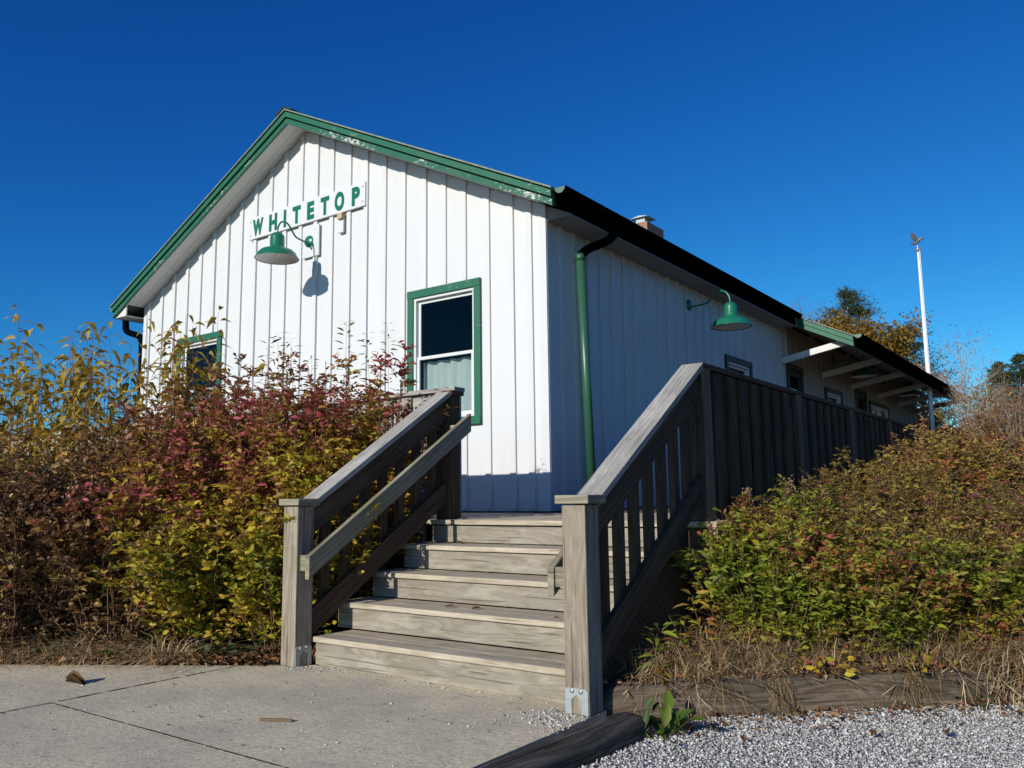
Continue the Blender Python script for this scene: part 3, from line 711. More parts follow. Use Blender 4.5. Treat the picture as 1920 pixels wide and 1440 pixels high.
# windows: frame drawn in a local frame (x across, -y out of the wall, z up)
def window(M4, w_, z0, z1, fill, dark=False, dbl=False):
    tm = M['green'] if not dark else M['darkgreen']
    q = MB(); t = HO
    q.box((0, -.048, z1 - t), (w_, -.002, z1)); q.box((0, -.042, z0 + t), (t, -.002, z1 - t - .001)); q.box((w_ - t, -.042, z0 + t), (w_, -.002, z1 - t - .001)); q.box((0, -.055, z0), (w_, -.002, z0 + t - .001))
    fr = q.xf(M4).build('window_trim', tm, B)
    q = MB(); u = t; s_ = .035
    q.box((u - .008, -.02, z1 - t - s_), (w_ - u + .008, .03, z1 - t + .004)); q.box((u - .008, -.02, z0 + t - .004), (w_ - u + .008, .03, z0 + t + s_))
    q.box((u - .008, -.018, z0 + t + s_), (u + s_, .03, z1 - t - s_)); q.box((w_ - u - s_, -.018, z0 + t + s_), (w_ - u + .008, .03, z1 - t - s_))
    q.xf(M4).build('window_jamb', M['white'], fr)
    win = MB(); a, b_ = u + s_ + .002, w_ - u - s_ - .002; c, d = z0 + t + s_ + .002, z1 - t - s_ - .002; mid = (c + d) / 2; r_ = .038
    def sash(x0, x1, y0, y1, za, zb):
        win.box((x0, y0, zb - r_), (x1, y1, zb)); win.box((x0, y0, za), (x1, y1, za + r_)); win.box((x0, y0, za + r_), (x0 + r_, y1, zb - r_)); win.box((x1 - r_, y0, za + r_), (x1, y1, zb - r_))
    parts = [(a, b_)] if not dbl else [(a, (a + b_) / 2 - .04), ((a + b_) / 2 + .04, b_)]
    gl = MB()
    for xa, xb in parts:
        sash(xa, xb, .03, .055, mid - .012, d); sash(xa, xb, .004, .028, c, mid + .022)
        gl.quad([(xa + .03, .042, mid), (xb - .03, .042, mid), (xb - .03, .042, d - .03), (xa + .03, .042, d - .03)])
        gl.quad([(xa + .03, .016, c + .03), (xb - .03, .016, c + .03), (xb - .03, .016, mid), (xa + .03, .016, mid)])
    if dbl: win.box(((a + b_) / 2 - .04, -.01, c), ((a + b_) / 2 + .04, .05, d))
    wo = win.xf(M4).build('window', M['white'], B)
    gl.xf(M4).build('pane', M['glass'], wo)
    if fill:
        cu = MB(); n = 60; top = mid - .03 if fill == 'curtain' else d
        for k in range(n):
            def P(i, z):
                x = a + (b_ - a) * i / n; ph = i * .55 + .8 * math.sin(i * .21) + (z - c) * 1.6 * math.sin(i * .11)
                return (x, .13 + (.022 * math.sin(ph) if fill == 'curtain' else 0), z)
            for zz in range(4):
                za, zb = c + (top - c) * zz / 4, c + (top - c) * (zz + 1) / 4
                cu.quad([P(k, za), P(k + 1, za), P(k + 1, zb), P(k, zb)], .5)
        me = cu.xf(M4).build('curtain' if fill == 'curtain' else 'window_blind', M['curtain'] if fill == 'curtain' else M['blind'], wo, smooth=True)
ID = Matrix.Identity(4)
for a, b_, c, d in WIN: window(Matrix.Translation((a, 0, 0)), b_ - a, c, d, 'curtain')
RZ = Matrix.Rotation(R(90), 4, 'Z')
for a, b_, c, d in SW: window(Matrix.Translation((0, a, 0)) @ RZ, b_ - a, c, d, 'blind', True, (b_ - a) > 2)
for a, b_, c, d in SD:
    M4 = Matrix.Translation((0, a, 0)) @ RZ; w_ = b_ - a; q = MB(); t = HO
    q.box((0, -.048, d - t), (w_, -.002, d)); q.box((0, -.042, c), (t, -.002, d - t - .001)); q.box((w_ - t, -.042, c), (w_, -.002, d - t - .001)); q.xf(M4).build('door_frame', M['darkgreen'], B)
    q = MB(); q.box((t, .0, c), (w_ - t, .04, c + 1.0)); q.box((t, .0, d - t - .12), (w_ - t, .04, d - t)); q.box((t, 0, c + 1), (t + .1, .04, d - t - .12)); q.box((w_ - t - .1, 0, c + 1), (w_ - t, .04, d - t - .12))
    do = q.xf(M4).build('door', M['darkgreen'], B)
    q = MB(); q.quad([(t + .09, .02, c + .99), (w_ - t - .09, .02, c + .99), (w_ - t - .09, .02, d - t - .11), (t + .09, .02, d - t - .11)]); q.xf(M4).build('pane', M['glass'], do)
    q = MB(); q.tube([(w_ - t - .05, -.01, c + .95), (w_ - t - .05, -.06, c + .95), (w_ - t - .12, -.06, c + .95)], .01, 8); q.xf(M4).build('handle', M['silver'], do)
for yy in (8.16, 10.75, 13.2, 15.8, 18.4, 20.9):
    q = MB(); q.board((.0, yy, 3.60), (1.36, yy, 3.855), .09, .115, (0, 1, 0)); q.build('porch_brace', M['soffit'], B)
q = MB(); q.box((-2.02, 6.1, 5.2), (-1.74, 6.80, 6.20)); ch = q.build('chimney', M['brick'], B)
q = MB(); q.box((-1.985, 6.13, 6.201), (-1.80, 6.34, 6.28)); q.build('flue', M['galv'], ch)
q = MB(); q.prism([(-2.08, 6.07, 6.295), (-1.70, 6.07, 6.295), (-1.89, 6.07, 6.33)], (0, .36, 0))
for dx in (-1.98, -1.80):
    for dy in (6.15, 6.32): q.box((dx - .008, dy - .008, 6.28), (dx + .008, dy + .008, 6.297))
q.build('flue_cap', M['galv'], ch)
q = MB(); q.box((-4.15, -.05, 4.49), (-3.80, -.026, 4.945)); q.build('lamp_backing_board', M['white'], B)

# sign
S = thing('station_sign', 'long white board with green capital letters high on the gable wall', 'sign', (-4.19, -.06, 5.2))
q = MB(); q.box((-5.385, -.060, 5.005), (-2.872, -.028, 5.348)); sb = q.build('board', M['white'], S, bevel=.004)
def letters(rows, y, depth, m, parent):
    for ch_, x0, x1, z0, z1 in rows:
        vs, fs = [], []
        cu = bpy.data.curves.new('t', 'FONT'); cu.body = ch_; cu.offset = .05; cu.extrude = .5; cu.resolution_u = 6
        to = bpy.data.objects.new('t', cu); COL.objects.link(to); bpy.context.view_layer.update()
        me = bpy.data.meshes.new_from_object(to.evaluated_get(bpy.context.evaluated_depsgraph_get()))
        bpy.data.objects.remove(to); P = [v.co.copy() for v in me.vertices]
        mx, Mx = min(p.x for p in P), max(p.x for p in P); my, My = min(p.y for p in P), max(p.y for p in P); o = len(vs)
        for p in P: vs.append((x0 + (p.x - mx) / (Mx - mx) * (x1 - x0), y + (.0 if p.z > 0 else depth) - (depth if p.z > 0 else 0), z0 + (p.y - my) / (My - my) * (z1 - z0)))
        for pl in me.polygons: fs.append([o + i for i in pl.vertices])
        me = bpy.data.meshes.new('letter'); me.from_pydata(vs, [], fs); me.update(); obj('letter', me, m, parent)
LT = [('W', -5.29, -5.045), ('H', -4.90, -4.72), ('I', -4.565, -4.512), ('T', -4.365, -4.19), ('E', -4.045, -3.90), ('T', -3.757, -3.585), ('O', -3.467, -3.278), ('P', -3.123, -2.97)]
letters([(c, a, b_, 5.042 - (.006 if c == 'O' else 0), 5.303 + (.006 if c == 'O' else 0)) for c, a, b_ in LT], -.0602, .008, M['enamel'], S)
for x in (-5.345, -2.915):
    for z in (5.07, 5.28): q = MB(); q.lathe([(.001, -.068), (.012, -.066), (.013, -.0605)], (x, 0, z), 10, Matrix.Rotation(R(-90), 3, 'X') @ Matrix.Scale(-1, 3, Vector((0, 0, 1))) if False else Matrix(((1, 0, 0), (0, 0, 1), (0, 1, 0)))); q.build('screw', M['galv'], S)
K = thing('wall_bracket', 'small white bracket with a tan block under the sign', 'bracket', (-3.33, -.03, 4.9))
q = MB(); q.box((-3.375, -.10, 4.905), (-3.285, -.028, 4.985)); q.build('block', M['tan'], K)
q = MB(); q.box((-3.37, -.06, 4.75), (-3.29, -.028, 4.904)); q.box((-3.40, -.06, 4.72), (-3.29, -.028, 4.749)); q.build('plate', M['white'], K)

# ------------------------------------------------------------------ gooseneck lamps (local +x points away from the wall)
def lamp(loc, rz, label):
    T = thing('wall_lamp', label, 'wall lamp', loc, rz, 'gooseneck lamps on the station walls')
    q = MB(); My = Matrix(((0, 0, 1), (0, 1, 0), (-1, 0, 0)))
    q.lathe([(.001, .034), (.03, .034), (.045, .028), (.075, .022), (.085, .012), (.088, 0)], (0, 0, 0), 28, My); q.build('mounting_plate', M['enamel'], T, True, local=True)
    q = MB(); q.tube(spline([(.03, 0, -.035), (.10, 0, -.030), (.27, 0, -.015), (.34, 0, .03), (.42, 0, .11), (.50, 0, .138), (.58, 0, .115), (.632, 0, .04), (.645, 0, -.03), (.645, 0, -.09)], 5), .0125, 10); q.build('arm', M['enamel'], T, True, local=True)
    q = MB(); c = (.645, 0, 0)
    q.lathe([(.018, -.045), (.03, -.05), (.06, -.062), (.085, -.085), (.096, -.12), (.097, -.25), (.108, -.272), (.15, -.288), (.215, -.308), (.252, -.345), (.272, -.385), (.278, -.40), (.292, -.412), (.296, -.418), (.290, -.421), (.276, -.413)], c, 48)
    sh = q.build('lamp_shade', M['enamel'], T, True, local=True)
    q = MB(); q.lathe([(.276, -.412), (.258, -.375), (.225, -.335), (.16, -.305), (.09, -.29), (.001, -.288)], c, 48); q.build('reflector', M['enamelin'], sh, True, local=True)
    q = MB(); q.lathe([(.001, -.40), (.02, -.395), (.032, -.37), (.026, -.335), (.016, -.31), (.016, -.285)], c, 16); q.build('bulb', M['bulb'], sh, True, local=True)
    return T
L0 = lamp((-4.0, -.048, 4.72), R(-90 + 9), 'green gooseneck lamp hanging below the sign on the sunlit gable wall')
G_ = 'gooseneck lamps on the station walls'
dup(L0, (.022, 3.84, 3.905), 0, 'green gooseneck lamp on the shaded side wall above the railing, with a chipped sunlit shade', G_)
dup(L0, (.022, 11.62, 4.03), 0, 'dark gooseneck lamp under the porch roof, nearer of the two there', G_)
dup(L0, (.022, 16.5, 4.06), 0, 'dark gooseneck lamp under the porch roof, farther of the two there', G_)

# ------------------------------------------------------------------ stairs
RS, TR, YS, DZ = .18, .3331, -3.871, .90
ST = thing('staircase', 'weathered grey wooden staircase of five steps leading up to the deck', 'stairs', (1.66, -3.9, 0))
X0, X1 = .50, 2.735
for n in range(1, 5):
    y0 = YS + (n - 1) * TR; z = n * RS; q = MB()
    a0 = X0 if n > 1 else .675; a1 = X1 if n > 1 else 2.71
    q.box((a0, y0, z - .035), (a1, y0 + .160, z), 0); q.box((a0, y0 + .166, z - .035 + random.uniform(-.002, .0)), (a1, y0 + TR + .02, z - .001), 0)
    q.build('tread', M['tread'], ST, bevel=.006)
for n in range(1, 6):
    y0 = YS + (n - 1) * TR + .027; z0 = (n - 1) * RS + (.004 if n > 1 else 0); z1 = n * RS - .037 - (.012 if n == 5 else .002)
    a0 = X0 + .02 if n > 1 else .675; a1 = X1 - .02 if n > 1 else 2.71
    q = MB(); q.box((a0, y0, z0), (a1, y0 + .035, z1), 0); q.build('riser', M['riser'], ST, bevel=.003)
for x in (.70, 1.65, 2.60):
    q = MB(); zs_ = lambda y: (y - YS - .07) / TR * RS - .045; q.prism([(x, YS + .16, .001), (x, YS + 4 * TR, zs_(YS + 4 * TR)), (x, YS + 4 * TR, .40), (x, YS + .95, .001)], (.04, 0, 0)); q.build('stringer', M['fence'], ST)

q = MB(); q.prism([(2.737, YS + .06, .0), (2.737, YS + .06, .12), (2.737, -2.56, .86), (2.737, -2.56, .0)], (.022, 0, 0)); q.build('side_panel', M['fence'], ST)
# ------------------------------------------------------------------ deck
D = thing('wooden_deck', 'weathered plank deck wrapping round the corner of the station', 'deck', (1, -1.2, .9))
q = MB(); y = YS + 4 * TR; k = 0
while y < 0.0:
    for xa, xb in ((-8.6, -4.4), (-4.397, -.2), (-.197, 2.95)):
        q.box((xa, y, DZ - .036 + random.uniform(-.0015, .0015)), (xb, min(y + .138, -.005), DZ + random.uniform(-.0015, .001)), 0)
    y += .1435; k += 1
q.build('decking', M['tread'], D, bevel=.003)
q = MB(); y = max(y, .002)
while y < 21:
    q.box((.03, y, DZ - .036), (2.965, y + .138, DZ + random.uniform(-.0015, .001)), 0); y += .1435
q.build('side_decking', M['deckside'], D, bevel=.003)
q = MB()
q.box((2.895, -2.535, .50), (2.925, 20, DZ - .04), 1); q.box((2.931, -2.55, .50), (2.96, 20, DZ - .04), 1)
q.box((-8.6, -2.50, .60), (.40, -2.46, DZ - .04), 0); q.box((.40, -2.48, .60), (2.89, -2.44, DZ - .18), 0)
for yy in np.arange(-2.0, 6, .5): q.box((.05, yy, .66), (2.88, yy + .04, DZ - .04), 0)
q.build('rim_joist', M['post'], D)
for x, yy in ((2.80, -2.36), (2.80, .0), (2.80, 2.4), (2.80, 4.8), (.5, -2.36), (-1.6, -2.36), (-3.8, -2.36), (-6, -2.36)):
    q = MB(); q.box((x - .07, yy - .07, -.1), (x + .07, yy + .07, .86)); q.build('support_post', M['fence'], D)

# ------------------------------------------------------------------ stair rails
ZT = lambda y: 1.065 + (y + 3.86) * (1.952 - 1.065) / (-2.44 + 3.86)        # top face of the sloping cap
def post(mb, x, y, z0, z1, w=.14): mb.box((x - w / 2, y - w / 2, z0), (x + w / 2, y + w / 2, z1), 2)
def stair_rail(xc, label, inner, matpost):
    T = thing('stair_rail', label, 'railing', (xc, -3.2, 0))
    q = MB(); post(q, xc, -3.935, .004, 1.028); p0 = q.build('newel_post', matpost, T, bevel=.006)
    q = MB(); q.box((xc - .095, -3.935 - .095, 1.034), (xc + .105, -3.845, 1.078), 0); q.build('post_cap', M['mossrail'], p0, bevel=.004)
    # galvanised post shoe on the face that looks down the steps / along them
    q = MB(); z = .118
    if inner > 0: f = lambda u, v, o: (xc + .0705 + o, -3.935 + u, v)
    else: f = lambda u, v, o: (xc + u, -3.935 - .0705 - o, v)
    def plate(pts): 
        P = [Vector(f(u, v, .0)) for u, v in pts]; q.prism(P, Vector(f(0, 0, .004)) - Vector(f(0, 0, 0)))
    w2 = .066
    plate([(-w2, .004), (-.030, .004), (-.030, .074), (-w2, .074)]); plate([(.030, .004), (w2, .004), (w2, .074), (.030, .074)])
    plate([(-w2, .0745), (-.030, .0745), (0, .098), (0, .130), (-w2 + .014, .130), (-w2, .118)]); plate([(.030, .0745), (w2, .0745), (w2, .118), (w2 - .014, .130), (.0002, .130), (.0002, .098)])
    sh = q.build('post_shoe', M['galv'], p0)
    q = MB()
    for u in (-.026, .026):
        c = Vector(f(u, .117, .004)); ax = (Vector(f(0, 0, 1)) - Vector(f(0, 0, 0))).normalized()
        Mx = ax.to_track_quat('Z', 'Y').to_matrix(); q.lathe([(.014, 0), (.0135, .003), (.010, .006), (.001, .008)], c, 14, Mx)
    q.build('bolt', M['galvbolt'], sh, True)
    up = 1.948 if inner > 0 else 1.90
    q = MB(); post(q, xc, -2.40, .3, up - .04); p1 = q.build('upper_post', M['fence'], T, bevel=.005)
    if inner > 0:
        q = MB(); q.box((xc - .02, -2.40 - .07, up - .036), (xc + .10, -2.40 + .085, up), 0); q.build('post_cap', M['fence'], p1)
    q = MB(); ya, yb = -3.868, -2.452; th = .038
    q.board((xc, ya, ZT(ya) - th / 2), (xc, yb, ZT(yb) - th / 2), .155, th, (1, 0, 0), cut0=(0, 1, 0), cut1=(0, 1, 0)); q.build('sloping_cap', M['rail'], T, bevel=.004)
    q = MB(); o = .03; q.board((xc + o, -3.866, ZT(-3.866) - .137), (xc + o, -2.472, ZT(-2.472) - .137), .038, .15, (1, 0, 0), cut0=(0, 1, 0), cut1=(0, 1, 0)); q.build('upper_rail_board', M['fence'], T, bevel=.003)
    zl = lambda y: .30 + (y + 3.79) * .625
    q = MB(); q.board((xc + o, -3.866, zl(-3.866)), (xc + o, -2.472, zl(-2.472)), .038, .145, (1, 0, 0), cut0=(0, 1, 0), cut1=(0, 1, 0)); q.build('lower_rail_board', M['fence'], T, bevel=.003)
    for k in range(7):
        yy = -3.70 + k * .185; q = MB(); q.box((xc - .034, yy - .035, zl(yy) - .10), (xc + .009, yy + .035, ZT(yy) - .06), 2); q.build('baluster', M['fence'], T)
    hx = xc + inner * .155; yh0, yh1 = -3.99, -2.31; zh = lambda y: .645 + (y + 3.97) * .628
    q = MB(); q.board((hx, yh0, zh(yh0)), (hx, yh1, zh(yh1)), .04, .125, (1, 0, 0), cut0=(0, 1, 0), cut1=(0, 1, 0)); h = q.build('handrail', M['mossrail'], T, bevel=.004)
    q = MB()
    for yy in (-3.93, -2.42): q.box((min(xc + inner * .07, hx - inner * .021), yy - .045, zh(yy) - .06), (max(xc + inner * .07, hx - inner * .021), yy + .045, zh(yy) + .04), 0)
    q.build('handrail_block', M['mossrail'], h)
    return T
stair_rail(.59, 'grey wooden stair railing beside the autumn shrubs, left of the steps', 1, M['post'])
stair_rail(2.79, 'grey wooden stair railing between the steps and the gravel, with a bright steel post shoe', -1, M['post'])

# ------------------------------------------------------------------ deck fences
F = thing('deck_fence', 'long dark wooden board fence along the deck beside the side wall', 'fence', (2.85, 0, .9))
q = MB(); q.board((2.79, -2.448, 1.933), (2.79, 9, 1.933), .15, .038, (1, 0, 0)); q.build('top_cap', M['fence'], F, bevel=.004)
q = MB(); q.box((2.798, -2.33, 1.815), (2.838, 9, 1.912), 1); q.box((2.798, -2.33, 1.0), (2.838, 9, 1.09), 1); q.build('rail', M['fence'], F)
yy = -2.40
for yp in (-2.40, -.40, 1.35, 3.1, 4.9, 6.7):
    q = MB(); q.box((2.772, yp - .065, .5), (2.868, yp + .065, 1.912), 2); q.build('fence_post', M['fencepost'], F, bevel=.004)
y = -2.27; outer = MB(); k = 0
while y < 9:
    outer.box((2.839 + .001, y, .88 + random.uniform(-.01, .01)), (2.866 + random.uniform(-.003, .003), y + .115, 1.90), 2)
    outer.box((2.772, y + .10, .92), (2.797, y + .16 + .095, 1.90), 2); y += .245
outer.build('fence_boards', M['fence'], F, bevel=.002)
F2 = thing('deck_fence', 'weathered wooden deck fence half hidden behind the red shrubs below the gable', 'fence', (-2, -1.9, .9))
Y2, Z2 = -1.90, .108
q = MB(); q.board((-8.5, Y2, 1.935 + Z2), (.30, Y2, 1.935 + Z2), .15, .038, (0, 1, 0)); q.build('top_cap', M['rail'], F2, bevel=.003)
q = MB(); q.box((-8.5, Y2 - .02, 1.80 + Z2), (.26, Y2 + .015, 1.913 + Z2), 0); q.box((-8.5, Y2 - .02, 1.0), (.26, Y2 + .015, 1.09), 0); q.build('rail', M['rail'], F2)
bo = MB(); x = -8.45
while x < .02:
    bo.box((x, Y2 - .048, .91), (x + .115, Y2 - .0205, 1.90 + Z2), 2); bo.box((x + .105, Y2 + .0155, .92), (x + .255, Y2 + .04, 1.90 + Z2), 2); x += .245
bo.build('fence_boards', M['rail'], F2)
for xp in (-1.6, -3.8, -6.0, -8.3, .20):
    q = MB(); q.box((xp - .07, Y2 - .07, .901), (xp + .07, Y2 + .06, 1.913 + Z2), 2); q.build('fence_post', M['rail'], F2)

# ------------------------------------------------------------------ landscape timbers
def timber(a, b, z0, z1, w, label, seed, tilt=0, nosel=False, m='timber', rough=1.0):
    """squared log with worn edges: rings of a rounded square with noise"""
    rg = np.random.default_rng(seed); a = np.array(a, float); b = np.array(b, float); L = np.linalg.norm(b - a); d = (b - a) / L; sN = np.array([-d[1], d[0]])
    K = int(L / .018); n = 44; gr = rg.normal(0, 1, n); gr2 = rg.uniform(0, 6, n); V = []; uv = []
    prof = []
    for k in range(n):
        t = 2 * math.pi * k / n; c, s_ = math.cos(t), math.sin(t); p = 5.0
        rr = (abs(c) ** p + abs(s_) ** p) ** (-1 / p); prof.append((c * rr, s_ * rr))
    ph = rg.uniform(0, 6, 12)
    for i in range(K + 1):
        u = i / K * L; e = min(u, L - u); ro = 1.0
        if nosel and u < .12: ro = math.sqrt(max(.05, 1 - ((.12 - u) / .125) ** 2))
        elif e < .02: ro = .93
        for k, (c, s_) in enumerate(prof):
            wv = .011 * math.sin(u * 5 + ph[k % 12] + k) + .006 * math.sin(u * 17 + ph[(k * 3) % 12] * 2) + rg.normal(0, .003) + rough * (.010 * gr[k] * (.6 + .6 * math.sin(u * 3.1 + gr2[k])) + .02 * max(0, math.sin(u * 7 + gr2[k]) - .75) * gr[(k * 7) % n])
            edge = .02 * (abs(c) * abs(s_)) * (1 + math.sin(u * 9 + k))
            q_ = (c * w / 2 * (1 + wv * 2 - edge), s_ * (z1 - z0) / 2 * (ro if s_ > 0 else 1) * (1 + wv * 2 - edge))
            V.append((a[0] + d[0] * u + sN[0] * q_[0], a[1] + d[1] * u + sN[1] * q_[0], (z0 + z1) / 2 + q_[1])); uv.append((u + seed, k / n * (w + z1 - z0) * 2))
    Fs = []
    for i in range(K):
        for k in range(n): k2 = (k + 1) % n; Fs.append((i * n + k, (i + 1) * n + k, (i + 1) * n + k2, i * n + k2))
    Fs.append(tuple(range(n))); Fs.append(tuple(K * n + k for k in range(n - 1, -1, -1)))
    me = bpy.data.meshes.new('timber'); me.from_pydata(V, [], Fs); ul = me.uv_layers.new(name='UVMap')
    for p in me.polygons:
        for li in p.loop_indices:
            vi = me.loops[li].vertex_index; q_ = uv[vi]; ul.data[li].uv = (q_[0], q_[1] + (0 if not (p.index % n == n - 1 and vi % n == 0 and p.index < K * n) else (w + z1 - z0) * 2))
    at = me.attributes.new('tint', 'FLOAT', 'FACE'); at.data.foreach_set('value', [.5] * len(me.polygons)); me.update()
    o = obj('landscape_timber', me, M[m], smooth=True); c0 = Vector(((a[0] + b[0]) / 2, (a[1] + b[1]) / 2, z0)); me.transform(Matrix.Translation(-c0)); o.location = c0
    return tag(o, label, 'timber', 'landscape timbers edging the gravel')
dT = (TIMB - TIMA) / np.linalg.norm(TIMB - TIMA); nT = np.array([-dT[1], dT[0]])
timber(tuple(TIMA + nT * .075 + dT * .03), tuple(TIMA + dT * 2.24 + nT * .075), -.12, .105, .16, 'long brown timber with a rounded end, lying below the green shrubs behind the gravel', 3, nosel=True)
timber(tuple(TIMA + dT * 2.29 + nT * .06), tuple(TIMA + dT * 4.6 + nT * .06), -.12, .12, .16, 'brown timber end half buried in dry grass at the right edge', 5)
timber((3.06, -3.93), (2.90, -6.6), -.14, .035, .17, 'dark cracked timber between the concrete and the gravel', 9, m='timberdark', rough=2.2)
# ------------------------------------------------------------------ loose stuff on the ground
def gz(x, y): return float(ground_z(np.array([x]), np.array([y]))[0])
n = 95000
px = rng.uniform(2.86, 5.5, n); py = rng.uniform(-5.3, -2.0, n)
dd = TIMB - TIMA; nn_ = np.array([-dd[1], dd[0]]) / np.linalg.norm(dd); sS = (px - TIMA[0]) * nn_[0] + (py - TIMA[1]) * nn_[1]
ok = (sS < .01) & ((px - 3.06) - (py + 3.93) * .06 > .05)
px, py = px[ok], py[ok]; n = len(px)
sz = .0055 + .012 * rng.uniform(0, 1, n) ** 3.0
V, T, tn = stones(np.stack([px, py, np.full(n, -.075) + sz * .25 + rng.uniform(0, .010, n)], 1), sz)
tag(obj('gravel', np_mesh('gravel', V, T, tn), M['stone']), kind='stuff')
# pebbles strewn on the concrete and heaped at the posts
P = [];
for (cx_, cy_, sx_, sy_, k) in ((2.70, -4.10, .09, .07, 240), (2.82, -4.22, .06, .07, 120), (.67, -3.99, .035, .04, 70), (.85, -3.93, .10, .03, 40)):
    P.append(np.stack([rng.normal(cx_, sx_, k), rng.normal(cy_, sy_, k)], 1))
P.append(np.stack([rng.uniform(-1.2, 2.8, 150), rng.uniform(-5.6, -4.0, 150)], 1)); P.append(np.stack([rng.uniform(.7, 2.7, 60), rng.normal(-3.90, .02, 60)], 1))
P = np.concatenate(P); ok = (P[:, 1] > -4.0 + .605 * (P[:, 0] - .53)) & (P[:, 0] < .53); P = P[~ok & (P[:, 1] < -3.86) & (P[:, 0] < 2.88) & ~((np.abs(P[:, 0] - 2.79) < .075) & (np.abs(P[:, 1] + 3.935) < .075))]
sz = rng.uniform(.004, .013, len(P)) * (.7 + .6 * rng.uniform(0, 1, len(P)))
V, T, tn = stones(np.concatenate([P, (sz * .25)[:, None]], 1), sz); tag(obj('scattered_gravel', np_mesh('scattered_gravel', V, T, tn), M['stone']), kind='stuff')
# leaf litter in the left bed
n = 5200; lx = rng.uniform(-2.8, .5, n); ly = -4.0 + .605 * (np.minimum(lx, .53) - .53) + np.abs(rng.normal(0, .55, n)) + rng.normal(.015, .03, n)
ok = ly < -2.5; lx, ly = lx[ok], ly[ok]; n = len(lx)
V, T, tn = flat_leaves(np.stack([lx, ly, -.005 + rng.uniform(0, .05, n)], 1), rng.uniform(.025, .065, n), rng.uniform(.012, .035, n))
tag(obj('leaf_litter', np_mesh('leaf_litter', V, T, tn), M['lf_litter']), kind='stuff')
n = 700; u = rng.uniform(0, 2.3, n); v = np.abs(rng.normal(0, .14, n)) * rng.choice([1, -1], n, p=[.45, .55])
q_ = TIMA[None] + np.outer(u, dd / np.linalg.norm(dd)) + np.outer(v, nn_); zz = np.where(v > 0, ground_z(q_[:, 0], q_[:, 1]) + .03, -.06)
zz = np.where((v > 0) & (v < .15), .11, zz)
V, T, tn = flat_leaves(np.stack([q_[:, 0], q_[:, 1], zz + rng.uniform(0, .012, n)], 1), rng.uniform(.018, .05, n), rng.uniform(.010, .026, n))
tag(obj('leaf_litter', np_mesh('leaf_litter', V, T, tn), M['lf_litter']), kind='stuff')
n = 110; q_ = np.stack([rng.uniform(-1.5, 2.8, n), rng.uniform(-6.2, -3.95, n)], 1); q_ = q_[~((q_[:, 1] > -4.03 + .605 * (q_[:, 0] - .53)) & (q_[:, 0] < .6))]; n = len(q_)
V, T, tn = flat_leaves(np.concatenate([q_, np.full((n, 1), .004)], 1), rng.uniform(.006, .024, n), rng.uniform(.003, .010, n)); tag(obj('leaf_litter', np_mesh('leaf_litter', V, T, tn * .5), M['lf_litter']), kind='stuff')
def fallen_leaf(p, L, w_, label, tint=.5, rz=0., group=None):
    V, T, tn = leaf_arrays(np.array([[0, 0, .004]], float), np.array([[math.cos(rz), math.sin(rz), .10]]), np.array([L]), np.array([w_]), np.array([tint]), .35, -.15, np.array([random.uniform(-.4, .4)]))
    o = obj('fallen_leaf', np_mesh('fallen_leaf', V, T, tn), M['lf_litter']); o.location = p
    return tag(o, label, 'leaf', group)
GL = 'dry leaves on the steps'
z2 = 2 * RS
fallen_leaf((1.40, -3.39, z2), .075, .035, 'brown curled leaf lying on the second step, left one of a close pair', .45, .3, GL)
fallen_leaf((1.63, -3.40, z2), .075, .04, 'brown curled leaf lying on the second step, right one of a close pair', .38, 1.0, GL)
fallen_leaf((2.28, -3.44, z2), .045, .02, 'small reddish leaf lying near the right end of the second step', 1.0, .2, GL)
fallen_leaf((1.42, -2.98, 3 * RS), .06, .02, 'thin upright reddish leaf on the third step', .95, 1.7, GL)
fallen_leaf((.90, -2.62, 4 * RS), .085, .06, 'orange leaf in the left corner of the fourth step', .62, 2.6, GL)
fallen_leaf((1.35, -2.66, 4 * RS), .055, .03, 'small yellow leaf near the middle of the fourth step', .80, .4, GL)
fallen_leaf((1.68, -2.66, 4 * RS), .045, .02, 'tiny tan leaf right of the yellow one on the fourth step', .7, 1.2, GL)
GG = 'dry leaves on the gravel'
for p, L, w_, t_, lb in (((3.28, -3.79, -.05), .085, .06, .6, 'orange brown leaf on the gravel beside the green weed'), ((3.30, -4.02, -.05), .055, .045, .55, 'pale brown leaf lying alone on the gravel below the weed'),
                         ((3.57, -3.83, -.05), .06, .045, .5, 'crumpled brown leaf on the gravel in front of the timber root tuft'), ((3.42, -3.62, -.045), .07, .04, .62, 'orange leaf lying against the foot of the long timber'),
                         ((3.83, -3.22, -.04), .075, .04, .83, 'pale yellow green leaf on the gravel below the long timber'), ((4.02, -3.42, -.05), .08, .03, .40, 'long brown leaf lying flat in the middle of the gravel'), ((4.28, -3.15, -.05), .09, .05, .38, 'brown curled leaf on the gravel near the right edge')):
    fallen_leaf(p, L, w_, lb, t_, random.uniform(0, 6), GG)
# dead leaf clump and stick on the concrete
cl = thing('dead_leaf_clump', 'dark brown crumpled leaf lying on the concrete slab at the left', 'leaf', (-.10, -5.01, 0))
V, T, tn = leaf_arrays(np.array([[-.16, -5.05, .008], [-.15, -5.06, .03], [-.155, -5.03, .015]]), np.array([[1, .25, .18], [1, .4, .1], [1, .1, .35]], float), np.array([.17, .14, .15]), np.array([.07, .06, .05]), np.array([.1, .25, .15]), .7, .5)
obj('blade', np_mesh('blade', V, T, tn), M['lf_litter'], cl)
q = MB(); q.board((1.55, -4.945, .008), (1.70, -4.87, .009), .014, .012, (0, 0, 1)); o = q.build('broken_stick', M['fencepost'], bevel=.002); tag(o, 'small flat broken stick lying on the concrete in front of the steps', 'stick')

